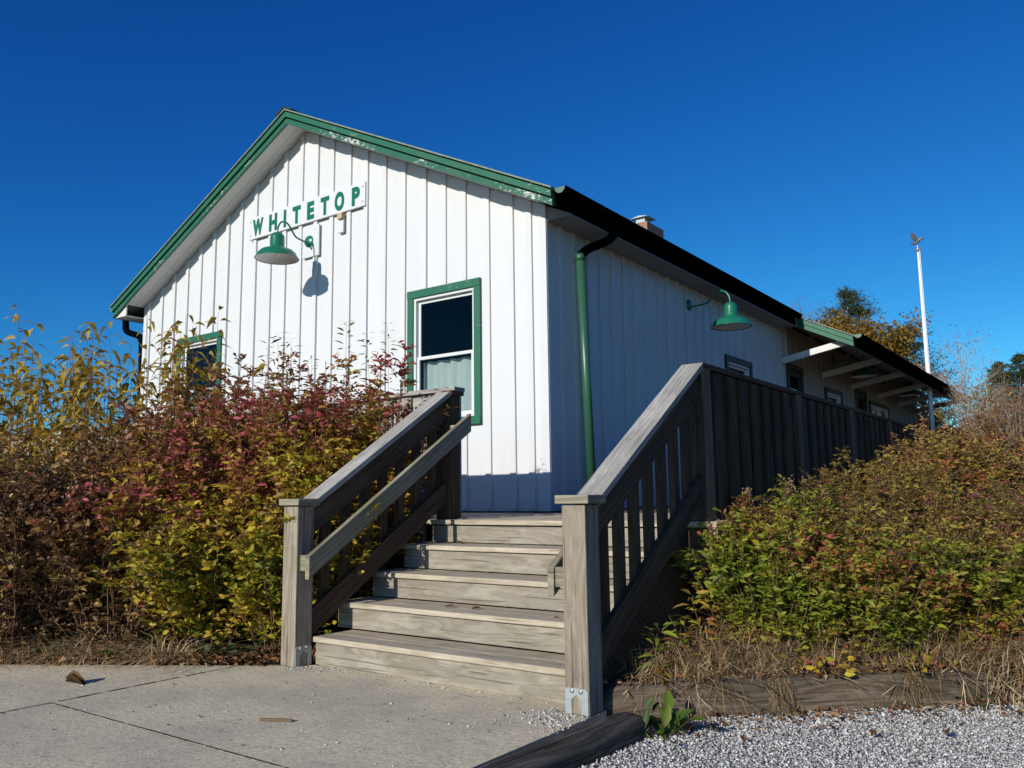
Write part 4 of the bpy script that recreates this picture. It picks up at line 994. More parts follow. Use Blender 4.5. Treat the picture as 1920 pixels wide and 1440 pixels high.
# ------------------------------------------------------------------ left shrubs
sh = shrub
G1 = 'autumn shrubs left of the stairs'
MX = lambda k, o: (lambda p, h: o + k * (h - .55) - .12)
LS = (.034, .082)
sh('autumn_shrub', 'yellow green leafy shrub crowding against the left newel post of the stairs', (.08, -3.62, 0), 1.38, .46, 52, 19, 7, LS, (.38, .54), M['lf_mixed'], M['stem'], G1, .2, .10, (0, -.05), (.08, .24), MX(.18, -.22), hvar=(.55, 1.0))
sh('autumn_shrub', 'yellow leaved shrub with some pink tips, between the brown thicket and the post', (-.46, -3.90, 0), 1.22, .52, 54, 19, 7, LS, (.38, .54), M['lf_mixed'], M['stem'], G1, .24, .10, (0, -.08), (.08, .24), MX(.35, -.16), hvar=(.5, 1.0))
sh('autumn_shrub', 'green yellow shrub behind the balusters of the left stair railing', (.02, -3.02, 0), 1.72, .36, 46, 18, 7, LS, (.38, .52), M['lf_mixed'], M['stem'], G1, .2, .2, (0, 0), (.08, .22), MX(.75, -.10))
sh('autumn_shrub', 'burgundy shrub in front of the deck fence, right of the left window', (-.55, -3.28, 0), 2.12, .58, 62, 20, 7, LS, (.32, .46), M['lf_mixed'], M['redstem'], G1, .25, .25, (0, 0), (.08, .26), MX(.75, .10))
sh('autumn_shrub', 'burgundy shrub below the left window, next to the yellow stalks', (-1.30, -3.45, 0), 2.26, .60, 62, 20, 7, LS, (.32, .46), M['lf_red'], M['redstem'], G1, .25, .3, (0, 0), (.08, .26), lambda p, h: .06)
sh('autumn_shrub', 'dark red shrub with bright crimson tips above the brown thicket', (-1.30, -4.15, 0), 1.72, .58, 60, 20, 7, LS, (.32, .46), M['lf_red'], M['redstem'], G1, .25, .25, (0, 0), (.08, .26), lambda p, h: -.12 + .35 * (p[:, 0] > -1.1) * (h > .5))
sh('autumn_shrub', 'mixed red and olive shrub in the middle of the bed with yellow lower leaves', (-.86, -3.78, 0), 1.68, .55, 60, 20, 7, LS, (.34, .48), M['lf_mixed'], M['redstem'], G1, .25, .16, (0, -.03), (.08, .26), MX(.7, .0), hvar=(.6, 1.0))
sh('brown_thicket', 'dry brown shrub with small withered leaves at the front left', (-1.55, -4.72, 0), 1.46, .55, 81, 18, 7, (0.025, 0.063), (.36, .55), M['lf_brown'], M['stem'], G1, .3, .02, (0, 0), (.06, .2), lambda p, h: .05)
sh('brown_thicket', 'dry brown shrub with small withered leaves at the left edge of the picture', (-2.15, -4.95, 0), 1.81, .60, 81, 18, 7, (0.025, 0.063), (.36, .55), M['lf_brown'], M['stem'], G1, .3, .02, (0, 0), (.06, .2), lambda p, h: -.03)
sh('brown_thicket', 'dark brown twiggy shrub behind the withered thicket, below the yellow stalks', (-2.2, -4.2, 0), 1.93, .65, 81, 17, 7, (0.028, 0.070), (.36, .5), M['lf_brown'], M['stem'], G1, .3, .08, (0, 0), (.06, .22), lambda p, h: .1 * (h > .8))
sh('brown_thicket', 'low brown thicket between the withered shrub and the yellow shrub', (-.98, -4.32, 0), 1.14, .45, 62, 18, 7, (0.025, 0.063), (.36, .55), M['lf_brown'], M['stem'], G1, .25, .02, (0, -.05), (.06, .2), lambda p, h: .10)
sh('autumn_shrub', 'tall reddish olive shrub right in front of the deck fence, below the slender twigs', (-.34, -2.80, 0), 2.34, .46, 60, 20, 7, LS, (.32, .46), M['lf_mixed'], M['redstem'], G1, .26, .3, (0, 0), (.08, .26), MX(.8, .06))
sh('autumn_shrub', 'tall reddish shrub in front of the deck fence, left of the slender twigs', (-.95, -2.85, 0), 2.46, .55, 62, 20, 7, LS, (.32, .46), M['lf_red'], M['redstem'], G1, .28, .3, (0, 0), (.08, .26), lambda p, h: .08)
sh('autumn_shrub', 'reddish shrub with yellow leaves between the deck fence and the upper end of the railing', (.06, -2.66, 0), 2.16, .22, 50, 19, 7, (.03, .07), (.34, .48), M['lf_mixed'], M['redstem'], G1, .16, .3, (0, 0), (.07, .18), MX(.5, .0))
sh('autumn_shrub', 'reddish shrub in front of the left window', (-1.65, -2.95, 0), 2.44, .58, 62, 20, 7, (.034, .082), (.34, .5), M['lf_red'], M['redstem'], G1, .28, .3, (0, 0), (.08, .24), lambda p, h: -.02)
sh('brown_thicket', 'tall withered shrub at the back left, under the yellow stalks', (-2.6, -3.7, 0), 2.0, .7, 64, 18, 7, (.03, .07), (.36, .5), M['lf_brown'], M['stem'], G1, .3, .08, (0, 0), (.06, .22), lambda p, h: .05)
# tall stalks with drooping olive-gold leaves
GS = 'tall yellow stalks in front of the left end of the station'
def stalk(base, h, label, leafm, n=26, L=(.12, .19), w_=(.28, .40), group=GS, lean=0.10, droop=1.1, stemm=None, name='tall_stalk', t0=.35, cat_='plant', r=.006):
    base = np.array(base, float); T = thing(name, label, cat_, tuple(base), 0, group)
    a = rng.uniform(0, 6.28); ln = np.array([math.cos(a), math.sin(a)]) * lean * h * rng.uniform(.2, 1)
    tt = np.linspace(0, 1, 9); p = np.stack([base[0] + ln[0] * tt ** 1.5, base[1] + ln[1] * tt ** 1.5, base[2] + h * tt], 1); p[1:-1, :2] += rng.normal(0, .008, (7, 2))
    V, F = seg_arrays(p[:-1], p[1:], r * (1 - .75 * tt[:-1]), r * (1 - .75 * tt[1:]), 5); obj('stem', np_mesh('stem', V, F), stemm or M['redstem'], T)
    t = np.linspace(t0, 1, n) + rng.uniform(-.01, .01, n); lp = np.stack([np.interp(t, tt, p[:, k]) for k in range(3)], 1)
    la = np.arange(n) * 2.4 + rng.uniform(-.4, .4, n); el = rng.uniform(.0, .7, n)
    ld = np.stack([np.cos(la) * np.cos(el), np.sin(la) * np.cos(el), np.sin(el)], 1); Ls = rng.uniform(*L, n) * (1.1 - .35 * (t - t0))
    V, F, K_ = leaf_arrays(lp + ld * .02, ld, Ls, Ls * rng.uniform(*w_, n), np.clip(rng.uniform(0, 1, n) + .25 * (.8 - t), 0, 1), .22, droop, rng.normal(0, .5, n)); obj('foliage', np_mesh('foliage', V, F, K_), leafm, T)
    return T
stalk((-2.30, -4.56, 0), 2.70, 'tallest yellow stalk, standing alone against the sky at the far left', M['lf_olive'], 40, lean=.01)
stalk((-1.58, -3.16, 0), 2.80, 'tall yellow stalk rising in front of the left window trim', M['lf_olive'], 40, lean=.02)
for k in range(96):
    x = -1.15 - 2.6 * rng.uniform(0, 1) ** .8; y = -3.05 + rng.uniform(-.45, .3) + .42 * (x + 1.3)
    hh = (2.66 if x > -3.0 else 2.6) * rng.uniform(.80, 1.03) - (.22 if x > -1.5 else 0)
    stalk((x, y, 0), hh, 'tall yellow leaved stalk standing in the crowd behind the red shrubs', M['lf_olive'], int(rng.integers(20, 30)), (.11, .175), (.30, .42), droop=1.5, t0=.45, lean=.06)
GD = 'slender dark twigs in front of the gable'
for x, y, h in ((-.64, -3.35, 2.36), (-.47, -3.28, 2.46), (-.30, -3.18, 2.40), (.0, -2.98, 2.50), (-.02, -2.62, 2.50), (-.28, -3.1, 2.2), (.10, -2.6, 2.54), (-.70, -2.7, 2.36)):
    stalk((x, y, 0), h, 'slender dark twig with narrow leaves rising above the burgundy shrubs', M['lf_dark'], 46, (.05, .11), (.18, .28), GD, .06, .5, None, 'slender_twig', .62, r=.004)
sh('scarlet_sprig', 'scarlet and yellow leafed branch reaching up in front of the right window', (.16, -2.74, 0), 2.36, .30, 11, 12, 8, (.035, .075), (.28, .40), M['lf_scarlet'], M['redstem'], None, .05, .88, (.20, 0), (.10, .26), lambda p, h: (h - .88) * 1.5, 'branch', hvar=(.93, 1.0), updir=.35)
stalk((-.02, -3.25, 0), 1.98, 'stalk with large bright crimson leaves in the burgundy shrubs near the railing', M['lf_scarlet'], 12, (.08, .12), (.4, .5), None, .08, .7, None, 'crimson_stalk', .85)
stalk((-.86, -4.42, 0), .85, 'pale green weed stem standing in the dry grass by the concrete', M['lf_weed'], 14, (.06, .10), (.3, .4), None, .08, .6, M['stem'], 'weed', .25)
# ground plants at the bed edge
def rosette(base, n, L, w_, m, label, name='weed', cat_='weed', up=.7, sp=.12, tintf=None, group=None):
    base = np.array(base, float); T = thing(name, label, cat_, tuple(base), 0, group); P = base + np.stack([rng.normal(0, sp, n), rng.normal(0, sp, n), np.abs(rng.normal(0, .03, n))], 1)
    a = rng.uniform(0, 6.28, n); e = rng.uniform(.1, up, n) * 1.5; D_ = np.stack([np.cos(a) * np.cos(e), np.sin(a) * np.cos(e), np.sin(e)], 1); Ls = rng.uniform(*L, n)
    V, F, K_ = leaf_arrays(P, D_, Ls, Ls * rng.uniform(*w_, n), rng.uniform(0, 1, n), .3, .6); obj('foliage', np_mesh('foliage', V, F, K_), m, T)
    P2 = P.copy(); P2[:, :2] = base[:2] + (P[:, :2] - base[:2]) * .3; P2[:, 2] = base[2]; V, F = seg_arrays(P2, P, np.full(n, .003), np.full(n, .002)); obj('stem', np_mesh('stem', V, F), M['stem'], T)
    return T
rosette((-.02, -4.02, 0.02), 55, (.04, .075), (.7, .9), M['lf_ivy'], 'dark green ivy patch in the leaf litter near the post', 'ivy', 'ivy', .6, .11)
rosette((-1.0, -4.72, .02), 34, (.04, .07), (.7, .9), M['lf_ivy'], 'dark green ivy patch among dry grass at the left', 'ivy', 'ivy', .6, .10)
rosette((-.62, -4.55, .02), 16, (.05, .08), (.35, .5), M['lf_weed'], 'small light green weed at the edge of the concrete', 'weed', 'weed', .9, .04)
r_ = []; d_ = []
for k in range(120):
    x = rng.uniform(-2.6, -.15); r_.append((x, -4.0 + .605 * (x - .53) + rng.uniform(.05, .42), .0)); d_.append(rng.normal(0, 1, 2) + np.array([.2, -.2]))
grass('dry_grass', None, r_, d_, (.18, .50), 30, M['straw'], .004, .75, .75, .9, kind='stuff')

# ------------------------------------------------------------------ right bed
G2 = 'low shrubs in the bank right of the deck'
def flowers(T, te, tl, i2, b, ln, hh, m=None, n=14, r=.02, name='flower_heads', k=16):
    pass
def heads(m, frac, r, cnt, nm):
    def f(T, te, tl, i2, b, ln, hh):
        z = te[:, 2]; idx = np.where(z > np.quantile(z, .70))[0]; idx = rng.choice(idx, max(1, int(len(idx) * frac)), False)
        c = np.repeat(te[idx], cnt, 0) + rng.normal(0, 1, (len(idx) * cnt, 3)) * np.array([r, r, r * .3]); n = len(c)
        D_ = rng.normal(0, 1, (n, 3)); D_[:, 2] = np.abs(D_[:, 2]) + .4
        V, F, K_ = leaf_arrays(c, unit(D_), rng.uniform(.006, .012, n), rng.uniform(.006, .010, n), rng.uniform(0, 1, n), .2, .2); obj(nm, np_mesh(nm, V, F, K_), m, T)['kind'] = 'stuff'
    return f
sd_ = heads(M['seed'], .42, .016, 22, 'seed_heads'); pk = heads(M['pink'], .035, .018, 26, 'pink_flowers')
def both(*fs): return lambda *a: [f(*a) for f in fs]
sp = dict(br=.28, t0=.12, tw=(.05, .18), stemr=.004)
def rs(label, x, y, h, spd, m, tint=None, nst=50, ntw=17, nlf=7, L=(.022, .055), w_=(.28, .42), ex=None, lean=(0, 0), name='low_shrub'):
    L = (L[0] * 1.12, L[1] * 1.08); nst = int(nst * 1.3)
    return sh(name, label, (x, y, gz(x, y) - .01), h * 1.04, spd, nst, ntw, nlf, L, w_, m, M['stem'], G2, lean=lean, tint=tint, extra=ex, **sp)
rs('bright yellow green shrub next to the deck corner, nearest to the stairs', 3.30, -2.56, .92, .27, M['lf_spirea'], lambda p, h: .10, 60, 18, 7, (.025, .06), ex=heads(M['seed'], .2, .014, 18, 'seed_heads'))
rs('yellow green shrub in the middle of the front row behind the long timber', 3.66, -2.32, .80, .38, M['lf_spirea'], lambda p, h: .16, 60, 18, 7, (.025, .058), ex=sd_)
rs('olive and gold shrub at the right end of the front row', 4.06, -1.92, .80, .40, M['lf_spirea'], lambda p, h: .14, 60, 18, 7, (.022, .055), ex=sd_)
rs('green shrub with brown seed heads against the dark fence boards', 3.26, -1.92, .96, .34, M['lf_spirea'], lambda p, h: .06 + .12 * h, 56, 18, 7, (.022, .055), ex=heads(M['seed'], .7, .016, 24, 'seed_heads'))
rs('orange tinged shrub behind the front row', 3.72, -1.75, .84, .42, M['lf_bronze'], lambda p, h: .30, 60, 18, 7, (.022, .052), ex=sd_)
rs('bronze shrub with seed heads at the right edge', 4.35, -1.45, .80, .45, M['lf_bronze'], lambda p, h: .12, 60, 18, 7, (.022, .05), ex=sd_)
rs('rounded olive shrub with one pink flower beside the fence', 3.22, -.62, .95, .36, M['lf_bronze'], lambda p, h: .05, 60, 18, 7, (.018, .042), ex=both(sd_, heads(M['pink'], .02, .018, 26, 'pink_flowers')))
rs('olive shrub with scattered pink flowers halfway up the bank', 3.82, -.75, .86, .42, M['lf_bronze'], lambda p, h: .08, 60, 18, 7, (.018, .042), ex=both(sd_, pk))
rs('dark olive mound with two bright pink flower clusters near the right edge', 4.30, -.30, .86, .42, M['lf_bronze'], lambda p, h: -.06, 60, 18, 7, (.018, .042), ex=both(sd_, pk))
rs('brown gold shrub close to the far part of the fence', 3.30, .55, 1.0, .42, M['lf_bronze'], lambda p, h: .1, 54, 17, 7, (.025, .05), ex=sd_)
rs('dark green mound in front of the bank thicket, at the right edge', 4.45, .75, .82, .40, M['lf_bronze'], lambda p, h: -.08, 54, 17, 7, (.018, .042), ex=pk)
rs('gold leaved thicket on the bank below the flagpole', 3.55, 1.9, 1.05, .50, M['lf_bronze'], lambda p, h: .25, 54, 17, 7, (.03, .06), ex=None)
rs('brown leaved thicket on the bank right of the flagpole', 4.05, 2.6, 1.05, .55, M['lf_brown'], lambda p, h: .3, 54, 17, 7, (.03, .07))
rs('russet thicket on the bank at the right edge of the picture', 4.65, 2.2, .98, .55, M['lf_brown'], lambda p, h: .3, 54, 17, 7, (.03, .06))
rs('thin brown thicket hiding the far end of the fence', 3.22, 3.4, 1.05, .45, M['lf_brown'], lambda p, h: .15, 50, 16, 7, (.03, .06))
rs('tall brown thicket farthest back on the bank', 3.95, 4.6, 1.05, .65, M['lf_brown'], lambda p, h: .15, 54, 16, 7, (.03, .07))
rs('brown thicket behind the russet one on the bank', 4.75, 4.2, 1.0, .65, M['lf_brown'], lambda p, h: .2, 54, 16, 7, (.03, .07))
# dry plumes standing before the fence
def plume(x, y, z0, h, label, a):
    T = thing('dry_plume', label, 'plant', (x, y, z0), 0, 'dry plumes against the fence'); tt = np.linspace(0, 1, 8); p = np.stack([x + .12 * np.cos(a) * tt ** 2, y + .12 * np.sin(a) * tt ** 2, z0 + h * tt], 1)
    V, F = seg_arrays(p[:-1], p[1:], np.full(7, .0025), np.full(7, .0015), 4); obj('stem', np_mesh('stem', V, F), M['stem'], T)
    t = rng.uniform(.72, 1, 160); c = np.stack([np.interp(t, tt, p[:, k]) for k in range(3)], 1) + rng.normal(0, .010, (160, 3)); V, F, K_ = leaf_arrays(c, unit(rng.normal(0, 1, (160, 3))), np.full(160, .014), np.full(160, .008), rng.uniform(0, 1, 160)); obj('plume', np_mesh('plume', V, F, K_), M['plume'], T)
plume(3.16, -2.05, .3, .88, 'upright curved dry plume before the dark fence, right one of the pair', 0)
plume(3.10, -2.15, .3, .82, 'shorter dry plume before the dark fence, left one of the pair', 2.6)
# goldenrod beside the stair foot, weed on the gravel
for k, (x, y, h, lb) in enumerate(((2.93, -3.42, .32, 'green goldenrod stem bending over the timber beside the stair foot'), (3.06, -3.10, .46, 'goldenrod with a fan of yellowing leaves in the dark gap beside the stairs'), (3.0, -3.25, .36, 'short goldenrod stem in the dark gap beside the stairs'))):
    T = stalk((x, y, .04), h, lb, M['lf_spirea'] if k != 1 else M['lf_olive'], 30, (.09, .14), (.2, .28), 'goldenrod by the stairs', .45, .5, M['stem'], 'goldenrod', .2, r=.004)
    n = 90; t = rng.uniform(0, 1, n); c = np.array([x, y, .04 + h * .42]) + np.stack([.05 + t * .13, -.10 - t * .10, -t * .12 + .0], 1) + rng.normal(0, .008, (n, 3)); V, F, K_ = leaf_arrays(c, unit(rng.normal(0, 1, (n, 3))), np.full(n, .013), np.full(n, .009), rng.uniform(0, 1, n)); obj('flower_spray', np_mesh('flower_spray', V, F, K_), M['goldfl'], T)
rosette((3.17, -3.86, -.06), 34, (.09, .17), (.26, .38), M['lf_weed'], 'leafy bright green weed growing from the gravel at the timber joint', 'weed', 'weed', 1.05, .06)
rosette((4.33, -2.46, -.05), 22, (.02, .04), (.6, .8), M['lf_ivy'], 'low dark green weed at the foot of the timber on the right', 'weed', 'weed', .5, .06)
def onT(u, v, z=None):
    p = TIMA + dT * u + nT * v; return (float(p[0]), float(p[1]), gz(float(p[0]), float(p[1])) if z is None else z)
for u, lb in ((1.36, 'yellow green seedling trailing over the long timber, left of the root tufts'), (1.86, 'yellow and orange seedling hanging over the long timber near its right end')):
    b_ = onT(u, .16, .11); rosette(b_, 80, (.035, .07), (.5, .65), M['lf_mixed'], lb, 'seedling', 'seedling', .9, .10, group='seedlings over the timber')
# dry grass tussocks
def tuft(us, vs, dir_, length, n, nper, label, width=.0045, rise=.5, drop=.9, spread=.5, z=.06, jit=.12, m='straw', reach=.75, vj=.06, bj=.05):
    r_ = [onT(us + rng.normal(0, jit), vs + rng.normal(0, vj), z) for _ in range(n)]; d2 = [dT * dir_[0] + nT * dir_[1] + rng.normal(0, .25, 2) * (reach > .3) for _ in range(n)]
    return grass('grass_tussock', label, r_, d2, length, nper, M[m], width, rise, drop, spread, group='dry grass tussocks along the timber', base=r_[0], reach=reach, jit=bj)
MOP = dict(width=.0055, rise=1.0, drop=1.0, spread=2.2, reach=.75)
tuft(.58, .36, (.2, -.6), (.26, .50), 52, 64, 'dry straw coloured grass mound behind the left part of the long timber', jit=.20, vj=.10, **MOP)
tuft(1.25, .36, (.1, -.5), (.26, .48), 46, 60, 'dry grass mound behind the middle of the long timber', jit=.22, vj=.09, **MOP)
tuft(2.02, .36, (.2, -.5), (.26, .50), 46, 60, 'dry grass mound at the right end of the long timber', jit=.22, vj=.09, **MOP)
tuft(2.62, .16, (0, -1), (.25, .6), 46, 66, 'dry grass flopping over the timber at the right edge of the picture', jit=.18, vj=.10, **MOP)
HG = dict(width=.0045, rise=.16, drop=1.0, spread=.25, z=.105, m='straw_dark', reach=.16, vj=.008, bj=.012)
tuft(.98, .015, (0, -1), (.20, .27), 16, 9, 'brown root like dry grass hanging over the middle of the long timber', jit=.045, **HG)
tuft(1.72, .015, (0, -1), (.18, .26), 14, 9, 'brown root like dry grass hanging over the right end of the long timber', jit=.045, **HG)
r_ = [onT(rng.uniform(.3, 2.8), rng.uniform(.2, .9)) for _ in range(110)]; d_ = [rng.normal(0, 1, 2) for _ in range(110)]
grass('dry_grass', None, r_, d_, (.2, .5), 30, M['straw'], .004, .8, .6, 1.0, kind='stuff')
# ------------------------------------------------------------------ flagpole with an eagle
fx, fy, fz0, fz1 = 1.22, 16.04, gz(1.22, 16.04), 7.42
FP = thing('flagpole', 'white flagpole with a metal eagle on top, standing behind the porch', 'flagpole', (fx, fy, fz0))
q = MB(); q.tube([(fx, fy, fz0 - .2), (fx, fy, 3.0), (fx, fy, fz1)], [.058, .052, .028], 20); q.build('pole', M['pole'], FP, True)
q = MB(); q.lathe([(.001, .16), (.02, .15), (.028, .12), (.02, .09), (.035, .07), (.075, .05), (.08, .03), (.045, .0), (.03, -.04)], (fx, fy, fz1), 16); tr_ = q.build('truck', M['silver'], FP, True)
q = MB(); c = Vector((fx, fy, fz1 + .22))
q.tube([c + Vector((-.16, 0, -.03)), c + Vector((-.08, 0, .0)), c + Vector((0, 0, .03)), c + Vector((.07, 0, .085)), c + Vector((.12, 0, .10)), c + Vector((.165, 0, .085))], [.012, .035, .045, .032, .028, .006], 10)
q.tube([c + Vector((0, .02, .0)), c + Vector((.01, .02, -.07))], .012, 6); q.tube([c + Vector((0, -.02, .0)), c + Vector((.01, -.02, -.07))], .012, 6)
eg = q.build('eagle', M['eagle'], FP, True)
for s_ in (-1, 1):
    q = MB(); q.prism([c + Vector((.03, s_ * .03, .04)), c + Vector((-.05, s_ * .03, .02)), c + Vector((-.13, s_ * .12, .14)), c + Vector((-.12, s_ * .16, .24)), c + Vector((-.06, s_ * .14, .25)), c + Vector((.02, s_ * .07, .13))], (0, s_ * .014, 0)); q.build('wing', M['eagle'], eg)
q = MB(); q.tube([(fx + .06, fy - .02, 2.6), (fx + .045, fy - .02, fz1 + .02)], .006, 5); q.build('halyard', M['pole'], FP)

# ------------------------------------------------------------------ trees beyond
def tree(name, label, base, h, r0, limbs, crowns, leafm, nleaf, L, w_, barkm=None, group=None, twigs=0, cat_='tree', lspread=.8, trunk_lean=(0, 0), droop=.3):
    """tapered trunk, limbs and sub-limbs, leaves gathered in clumps along the limbs. crowns: (dx, dy, dz, radius, height)"""
    base = np.array([base[0], base[1], gz(base[0], base[1]) - .1 if len(base) < 3 else base[2]], float); T = thing(name, label, cat_, tuple(base), 0, group); barkm = barkm or M['bark']
    tt = np.linspace(0, 1, 8); tp = np.stack([base[0] + trunk_lean[0] * tt, base[1] + trunk_lean[1] * tt, base[2] + h * .93 * tt], 1); tp[1:, :2] += rng.normal(0, h * .006, (7, 2))
    V, F = seg_arrays(tp[:-1], tp[1:], r0 * (1 - .9 * tt[:-1]), r0 * (1 - .9 * tt[1:]), 7); obj('trunk', np_mesh('trunk', V, F), barkm, T)
    segs = []; ends = []; cw = np.array([c[3] ** 2 * c[4] for c in crowns]); cw = cw / cw.sum(); ci = rng.choice(len(crowns), limbs, p=cw)
    for k in range(limbs):
        cx_, cy_, cz_, cr, ch_ = crowns[ci[k]]; d3 = unit(rng.normal(0, 1, (1, 3)))[0] * rng.uniform(.55, 1.0)
        e = base + np.array([cx_ + d3[0] * cr, cy_ + d3[1] * cr, cz_ + d3[2] * ch_]); zs = np.clip(e[2] - rng.uniform(.3, .9) * np.hypot(e[0] - base[0], e[1] - base[1]) - .1 * h, base[2] + .12 * h, base[2] + h * .9)
        s_ = np.array([np.interp(zs, tp[:, 2], tp[:, j]) for j in range(3)]); m_ = (s_ + e) / 2 + np.array([0, 0, .10 * np.linalg.norm(e - s_)]) * (1 if e[2] > s_[2] else -.3) + rng.normal(0, .04, 3) * h * .2
        rr = r0 * .28 * rng.uniform(.5, 1); segs.append((s_, m_, rr, rr * .6)); segs.append((m_, e, rr * .6, rr * .15)); ends.append((m_, e))
        for _ in range(twigs):
            t = rng.uniform(.1, 1); b_ = m_ + (e - m_) * t; e2 = b_ + unit(rng.normal(0, 1, (1, 3)) + unit((e - s_)[None]) * 1.2 + np.array([[0, 0, .5]]))[0] * np.linalg.norm(e - s_) * rng.uniform(.2, .5); segs.append((b_, e2, rr * .25, rr * .06)); ends.append((b_, e2))
    A, B_, ra, rb = [np.array(v) for v in zip(*segs)]; V, F = seg_arrays(A, B_, ra, rb, 4); obj('limbs', np_mesh('limbs', V, F), barkm, T)
    if nleaf:
        k = rng.integers(0, len(ends), nleaf); m_ = np.array([e[0] for e in ends])[k]; e = np.array([e[1] for e in ends])[k]; t = rng.uniform(.15, 1.05, (nleaf, 1)); clr = np.mean([c[3] for c in crowns]) * .16 * lspread
        P = m_ + (e - m_) * t + rng.normal(0, 1, (nleaf, 3)) * clr; D_ = unit(rng.normal(0, 1, (nleaf, 3)) + np.array([0, 0, -.2])); Ls = rng.uniform(*L, nleaf)
        tn = np.clip(.6 * rng.uniform(0, 1, nleaf) + .5 * tnoise(P, 1.2, base[0]), 0, 1)
        V, F, K_ = leaf_arrays(P, D_, Ls, Ls * rng.uniform(*w_, nleaf), tn, .2, droop); obj('crown', np_mesh('crown', V, F, K_), leafm, T)
    return T
def conifer(label, x, y, h, rad, n=9000, group=None, m=None, z0=None, L=(.10, .22), low=.08):
    base = np.array([x, y, gz(x, y) - .1 if z0 is None else z0]); T = thing('conifer_tree', label, 'tree', tuple(base), 0, group)
    tt = np.linspace(0, 1, 8); tp = np.stack([np.full(8, x), np.full(8, y), base[2] + h * tt], 1); V, F = seg_arrays(tp[:-1], tp[1:], .02 * h * (1 - .95 * tt[:-1]), .02 * h * (1 - .95 * tt[1:]), 7); obj('trunk', np_mesh('trunk', V, F), M['bark'], T)
    nb = 190; t = low + (1 - low) * rng.uniform(0, 1, nb) ** 1.1; a = rng.uniform(0, 6.28, nb); ln = rad * (1 - t) ** .75 * rng.uniform(.55, 1.25, nb) + .06 * rad
    s_ = np.stack([np.full(nb, x), np.full(nb, y), base[2] + h * t], 1); e = s_ + np.stack([np.cos(a) * ln, np.sin(a) * ln, ln * rng.uniform(-.15, .55, nb)], 1)
    V, F = seg_arrays(s_, e, .012 * ln + .006, np.full(nb, .004), 4); obj('limbs', np_mesh('limbs', V, F), M['bark'], T)
    k = rng.integers(0, nb, n); u = rng.uniform(.1, 1.05, (n, 1)) ** .8; P = s_[k] + (e[k] - s_[k]) * u + rng.normal(0, .04, (n, 3)) * rad * np.array([1, 1, .6]); P[:, 2] -= (u[:, 0] ** 2) * ln[k] * .12
    D_ = unit((e - s_)[k] * .6 / np.maximum(ln[k][:, None], .1) + rng.normal(0, .55, (n, 3))); Ls = rng.uniform(*L, n)
    V, F, K_ = leaf_arrays(P, D_, Ls, Ls * rng.uniform(.12, .22, n), np.clip(rng.uniform(0, 1, n), 0, 1), .1, .25); obj('crown', np_mesh('crown', V, F, K_), m or M['lf_pine'], T); return T
GT = 'trees beyond the station'
tree('oak_tree', 'golden brown leaved oak showing above the porch roof', (-3.3, 26.2, 1.8), 7.0, .16, 60, [(0, 0, 5.0, 1.9, 1.3), (1.1, 0, 4.3, 1.5, 1.3), (-1.5, 0, 4.5, 1.5, 1.2)], M['lf_gold'], 21000, (.09, .15), (.5, .7), group=GT, twigs=3)
conifer('dark wispy conifer rising right behind the golden oak', -3.6, 28.4, 7.6, 3.2, 26000, GT, z0=1.9, L=(.09, .20))
conifer('lower conifer with loose branches, right of the golden oak', -1.35, 27.6, 5.6, 2.8, 20000, GT, z0=1.9, L=(.09, .20))
tree('bare_tree', 'thin leafless purple grey tree left of the golden oak', (-6.6, 32, 2.4), 8.2, .09, 34, [(0, 0, 6.5, 1.5, 1.7)], M['lf_rust'], 60, (.05, .09), (.5, .6), group=GT, twigs=6)
tree('bare_tree', 'leafless brown tree just left of the golden oak crown', (-4.9, 28, 2.2), 6.8, .08, 34, [(0, 0, 5.3, 1.5, 1.4)], M['lf_gold'], 900, (.05, .09), (.5, .6), group=GT, twigs=6)
tree('bare_tree', 'many stemmed pale grey tree with a few red leaves, right of the flagpole', (1.85, 17.3, 2.1), 3.3, .03, 120, [(0, 0, 2.3, 1.15, 1.1), (.2, 0, 1.3, .95, .9)], M['lf_rust'], 700, (.04, .075), (.5, .6), M['palebark'], GT, twigs=6)
tree('bare_tree', 'low pale twiggy bush tree under the red leaved one', (2.45, 16.5, 2.0), 2.1, .03, 130, [(0, 0, 1.1, 1.0, .8)], M['lf_gold'], 500, (.05, .09), (.5, .6), M['palebark'], GT, twigs=6)
tree('bare_tree', 'small rust leaved tree between the conifer and the flagpole', (.45, 19.5, 2.1), 2.9, .05, 40, [(0, 0, 2.0, .95, .8)], M['lf_rust'], 700, (.06, .10), (.5, .6), M['palebark'], GT, twigs=5)
tree('oak_tree', 'ochre bush in front of the dark pines on the right', (1.5, 27, 2.0), 2.4, .05, 40, [(0, 0, 1.5, 1.2, .8)], M['lf_gold'], 3200, (.07, .12), (.5, .7), group=GT, twigs=4)
for x, y, h, r_, lb in ((.35, 20.6, 3.3, .9, 'golden bush seen under the porch eave, left of the flagpole'), (1.15, 20.2, 3.0, .9, 'golden bush seen under the porch eave, right behind the flagpole'), (1.62, 18.7, 2.3, .85, 'low golden bush below the end of the porch gutter'), (2.1, 17.9, 2.0, .8, 'low golden bush right of the flagpole foot'), (-.5, 23.5, 3.9, 1.1, 'tall ochre bush hidden mostly by the end of the station')):
    tree('golden_bush', lb, (x, y), h, .03, 50, [(0, 0, h * .55, r_, h * .46)], M['lf_gold'], 9000, (.06, .12), (.5, .7), group=GT, twigs=4)
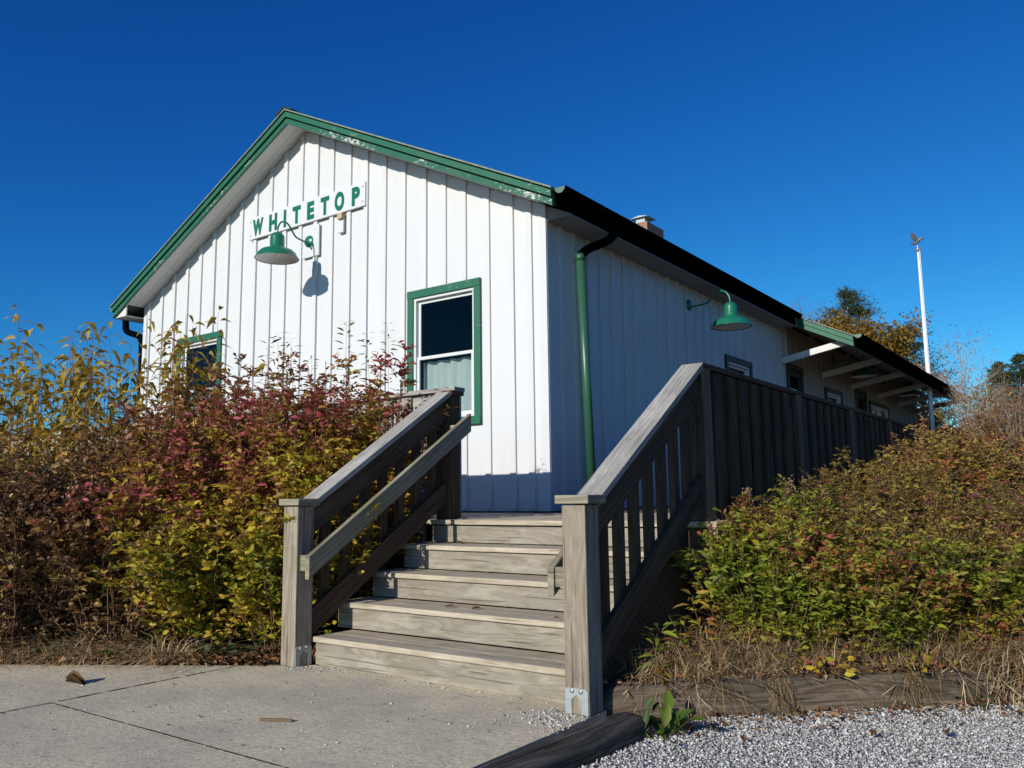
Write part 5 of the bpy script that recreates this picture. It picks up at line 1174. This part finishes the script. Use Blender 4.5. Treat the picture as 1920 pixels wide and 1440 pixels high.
for x, y, h, r_, lb in ((-.9, 56, 4.2, 1.9, 'dark green pine on the far slope, leftmost of the row at the right edge'), (.2, 57, 4.7, 2.1, 'dark green pine in the middle of the far row at the right edge'), (1.5, 56, 4.3, 2.2, 'dark green pine on the far slope, cut off by the right edge of the picture')):
    conifer(lb, x, y, h, r_, 9000, GT, L=(.16, .34), low=.03)
# brush on the slopes: far too many twigs to count
def brush(cnt, xr, yr, hr, rad, m1, nl):
    cx_ = rng.uniform(*xr, cnt); cy_ = rng.uniform(*yr, cnt); cz_ = ground_z(cx_, cy_); hh = rng.uniform(*hr, cnt); rd = rng.uniform(*rad, cnt); K = 26
    i = np.repeat(np.arange(cnt), K); a = rng.uniform(0, 6.28, len(i)); q_ = rng.uniform(.1, 1, len(i)); b_ = np.stack([cx_[i] + np.cos(a) * rd[i] * q_ * .3, cy_[i] + np.sin(a) * rd[i] * q_ * .3, cz_[i] - .05], 1)
    e = b_ + np.stack([np.cos(a) * rd[i] * q_, np.sin(a) * rd[i] * q_, hh[i] * rng.uniform(.6, 1.1, len(i)) * (1.1 - .5 * q_)], 1); m_ = (b_ + e) / 2 + rng.normal(0, .05, e.shape)
    j = np.repeat(np.arange(len(i)), 3); tb = m_[j] + (e[j] - m_[j]) * rng.uniform(0, 1, (len(j), 1)); t2 = tb + unit(rng.normal(0, 1, tb.shape) + np.array([0, 0, .8])) * .3 * hh[i][j][:, None]
    V1, F1 = seg_arrays(np.concatenate([b_, m_, tb]), np.concatenate([m_, e, t2]), np.concatenate([np.full(len(i), .016), np.full(len(i), .010), np.full(len(j), .005)]), np.concatenate([np.full(len(i), .010), np.full(len(i), .004), np.full(len(j), .002)]), 3)
    k = rng.integers(0, len(j), nl); P = tb[k] + (t2[k] - tb[k]) * rng.uniform(0, 1, (nl, 1)); Ls = rng.uniform(.05, .10, nl)
    V2, F2, K2 = leaf_arrays(P, unit(rng.normal(0, 1, (nl, 3))), Ls, Ls * .5, np.clip(rng.uniform(0, 1, nl) + .25, 0, 1), .2, .3)
    return V1, F1, V2, F2, K2
V1, F1, V2, F2, K2 = brush(620, (-4, 10), (11, 44), (.7, 1.5), (.5, 1.0), None, 90000)
o = obj('hillside_brush', np_mesh('hillside_brush', V1, F1), M['brushbark']); tag(o, kind='stuff')
o = obj('hillside_undergrowth', np_mesh('hillside_undergrowth', V2, F2, K2), M['lf_brown']); tag(o, kind='stuff')
V1, F1, V2, F2, K2 = brush(200, (-36, -10), (0, 34), (.8, 1.8), (.6, 1.1), None, 15000)
o = obj('hillside_brush', np_mesh('hillside_brush', V1, F1), M['bark']); tag(o, kind='stuff')
o = obj('hillside_undergrowth', np_mesh('hillside_undergrowth', V2, F2, K2), M['lf_brown']); tag(o, kind='stuff')
